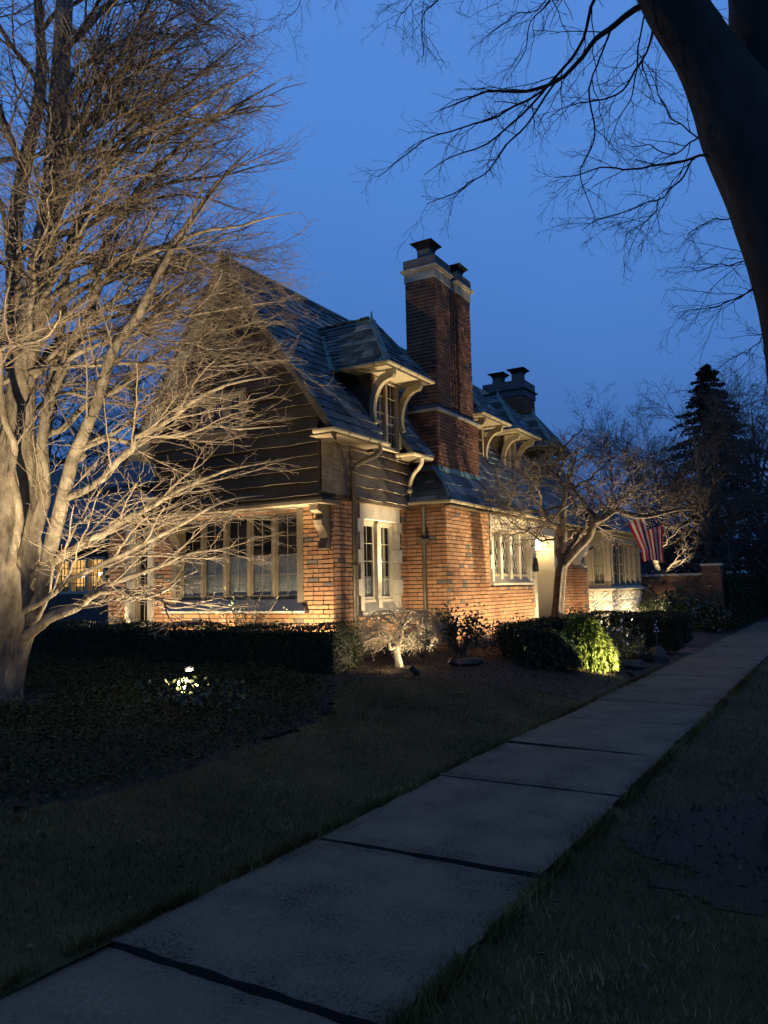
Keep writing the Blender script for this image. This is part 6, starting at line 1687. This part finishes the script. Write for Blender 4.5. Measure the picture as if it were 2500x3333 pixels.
def spruce(label, x, y, h, rad, n=26, m='conifer', group=None):
    t_ = tag(empty('spruce_tree'), label, 'tree', group)
    q = MB(); q.tube([(x, y, -.2), (x, y, h*.5), (x, y, h*.98)], [.28, .16, .02], 8); q.build('trunk', M['darkbark'], t_)
    PP = []
    for i in range(n):
        z = h*(.08+.92*i/n); r_ = rad*(1-i/n)**.9*rng.uniform(.85, 1.1)+.08
        for k in range(13):
            az = rng.uniform(0, 2*PI); rr = r_*rng.uniform(.65, 1.12); zj = rng.uniform(-.5, .5)*h/n
            for s_ in np.linspace(.15, 1, 9):
                c = np.array([x+rr*s_*math.cos(az), y+rr*s_*math.sin(az), z+zj-.35*rr*s_*s_*.6+.1*rr*s_])
                PP.append(c+rng.normal(size=(7, 3))*np.array([.16, .16, .09])*(1.1-.4*s_)*(.35+.9*(1-i/n)))
    P = np.vstack(PP)
    V, F, t = leaf_mesh(P, .24, np.array([0, 0, .4]), .45, 1.0)
    link('crown', np_mesh('crown', V, F, t), M[m], t_, 'stuff')
    unpivot(t_, (x, y, 0))
spruce('tall dark spruce standing above the bare trees on the right', 47.6, 6.2, 14.4, 6.2, 34)
spruce('dark spruce behind the rear house on the left', 24.5, 25.0, 9.5, 3.0)
spruce('broad dark spruce left of the beech trunk far behind', 16.0, 30.0, 10.0, 3.4)
spotlight(35.2, 4.2, (36.6, 4.9, 4.5), 8000, 95, 'far spotlight at the foot of the lit multi-stemmed tree', z=.9, h=.3, group=G1)
spotlight(33.4, 6.0, (34.7, 6.7, 5.0), 1300, 70, 'far spotlight at the foot of the leaning lit stem', z=.9, h=.3, group=G1)
gl = tag(empty('garden_lamp'), 'small pale urn-shaped lamp on the far lawn beyond the wall', 'lamp')
q = MB(); q.tube([(33.0, 3.9, .3), (33.0, 3.9, 1.75), (33.0, 3.9, 1.8)], [.04, .03, .08], 8); q.build('post', M['stone'], gl)
q = MB(); q.tube([(33.0, 3.9, 1.8), (33.0, 3.9, 1.86), (33.0, 3.9, 2.0)], [.06, .10, .12], 10); q.build('lamp_shade', M['stone'], gl)
unpivot(gl, (33, 3.9, .3))

# far wood behind everything (a mass no one could count)
PP = []
for i in range(290):
    az = R(-6+(360*i/150 if i < 150 else -112+98*(i-150)/140)+rng.uniform(-2, 2)); d = rng.uniform(70, 110) if i < 41 else rng.uniform(45, 75); hh = rng.uniform(4, 8.5) if i < 41 else rng.uniform(7, 12)
    c = np.array([d*math.cos(az), d*math.sin(az), 0])
    k = 420 if i < 150 else 700
    u = rng.normal(size=(k, 3)); u /= np.linalg.norm(u, axis=1, keepdims=True)
    PP.append(c+u*np.array([5, 5, hh*.62])*rng.random((k, 1))**.4+np.array([0, 0, hh*.5]))
tag(stuff_leaves('far_wood', np.vstack(PP), .7, M['conifer'], kind='stuff', spread=1.0, asp=.5), 'dark far wood closing the horizon behind house and garden')

# rear house with a lit window
rh = tag(empty('rear_house'), 'dark low house behind the beech with one amber lit window', 'house')
FRH = Fr((14.0, 0, 0), (0, 1, 0), (-1, 0, 0))
q = MB(); wall_parts(q, FRH, 15.2, 26, .1, 3.0, [(17.15, 19.3, 1.62, 2.62)], -.25, 0)
q.box(Fr((0, 15.2, 0), (1, 0, 0), (0, -1, 0)), 14.25, 22, -.25, 0, .1, 3.0); q.build('wall', M['darkbrick'], rh)
q = MB(); slab(q, [(13.6, 15.0, 2.95), (13.6, 26.2, 2.95), (18, 26.2, 6.2), (18, 15.0, 6.2)], .12); slab(q, [(22.4, 15.0, 2.95), (22.4, 26.2, 2.95), (18, 26.2, 6.2), (18, 15.0, 6.2)], .12)
q.prism([(14.2, 15.25, 3.0), (21.8, 15.25, 3.0), (18, 15.25, 5.95)], (0, .2, 0)); rr_ = q.build('roof', M['slate'], rh)
q = MB(); q.box(FRH, 16.9, 18.6, -2.2, .08, 3.05, 4.45); up2 = q.build('upper_bay', M['clap'], rh)
for i_ in range(9):
    q = MB(); z_ = 3.07+i_*.152
    q.hexa([FRH.p(16.88, .115, z_), FRH.p(18.62, .115, z_), FRH.p(18.62, .095, z_+.15), FRH.p(16.88, .095, z_+.15), FRH.p(16.88, .08, z_), FRH.p(18.62, .08, z_), FRH.p(18.62, .08, z_+.15), FRH.p(16.88, .08, z_+.15)]); q.build('clapboard', M['clap'], up2)
q = MB(); slab(q, [FRH.p(16.8, .25, 4.45), FRH.p(18.7, .25, 4.45), FRH.p(18.7, -2.4, 5.0), FRH.p(16.8, -2.4, 5.0)], .08); q.build('bay_roof', M['slate'], rh)
wq = empty('window', (0, 0, 0), rh)
q = MB()
for a_ in (17.15, 17.86, 18.56, 19.22): q.box(FRH, a_, a_+.10, -.15, .02, 1.62, 2.62)
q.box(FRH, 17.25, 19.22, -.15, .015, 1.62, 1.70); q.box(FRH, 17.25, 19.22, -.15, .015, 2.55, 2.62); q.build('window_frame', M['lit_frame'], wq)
for a0, a1 in ((17.25, 17.86), (17.96, 18.56), (18.66, 19.22)):
    q = MB()
    for i_ in range(1, 4): a_ = a0+(a1-a0)*i_/4; q.box(FRH, a_-.008, a_+.008, -.07, -.05, 1.7, 2.55)
    for i_ in range(1, 4): z_ = 1.7+.85*i_/4; q.box(FRH, a0, a1, -.069, -.051, z_-.008, z_+.008)
    q.build('glazing_bar', M['iron'], wq)
    q = MB(); q.add([FRH.p(a0, -.08, 1.7), FRH.p(a1, -.08, 1.7), FRH.p(a1, -.08, 2.55), FRH.p(a0, -.08, 2.55)], [(0, 1, 2, 3)]); q.build('pane', M['glass'], wq)
q = MB(); q.box(FRH, 16.9, 20.8, -.66, -.6, 1.4, 2.75, .5); q.build('lit_room', M['litroom'], wq)
q = MB(); q.tube([FRH.p(18.62, -.35, 2.1), FRH.p(18.62, -.35, 2.2)], [.11, .09], 8); q.tube([FRH.p(17.75, -.35, 2.12), FRH.p(17.75, -.35, 2.2)], [.07, .06], 8); q.build('ceiling_bulb', M['bulb'], wq)
q = MB(); q.box(FRH, 17.0, 20.0, -.58, -.4, 1.45, 1.84); q.build('counter', M['stone'], wq)
lamp('room_light', 'POINT', FRH.p(18.4, -.3, 2.4), 8, (1, .62, .25), wq, .1)
unpivot(rh, (18, 20, .1))
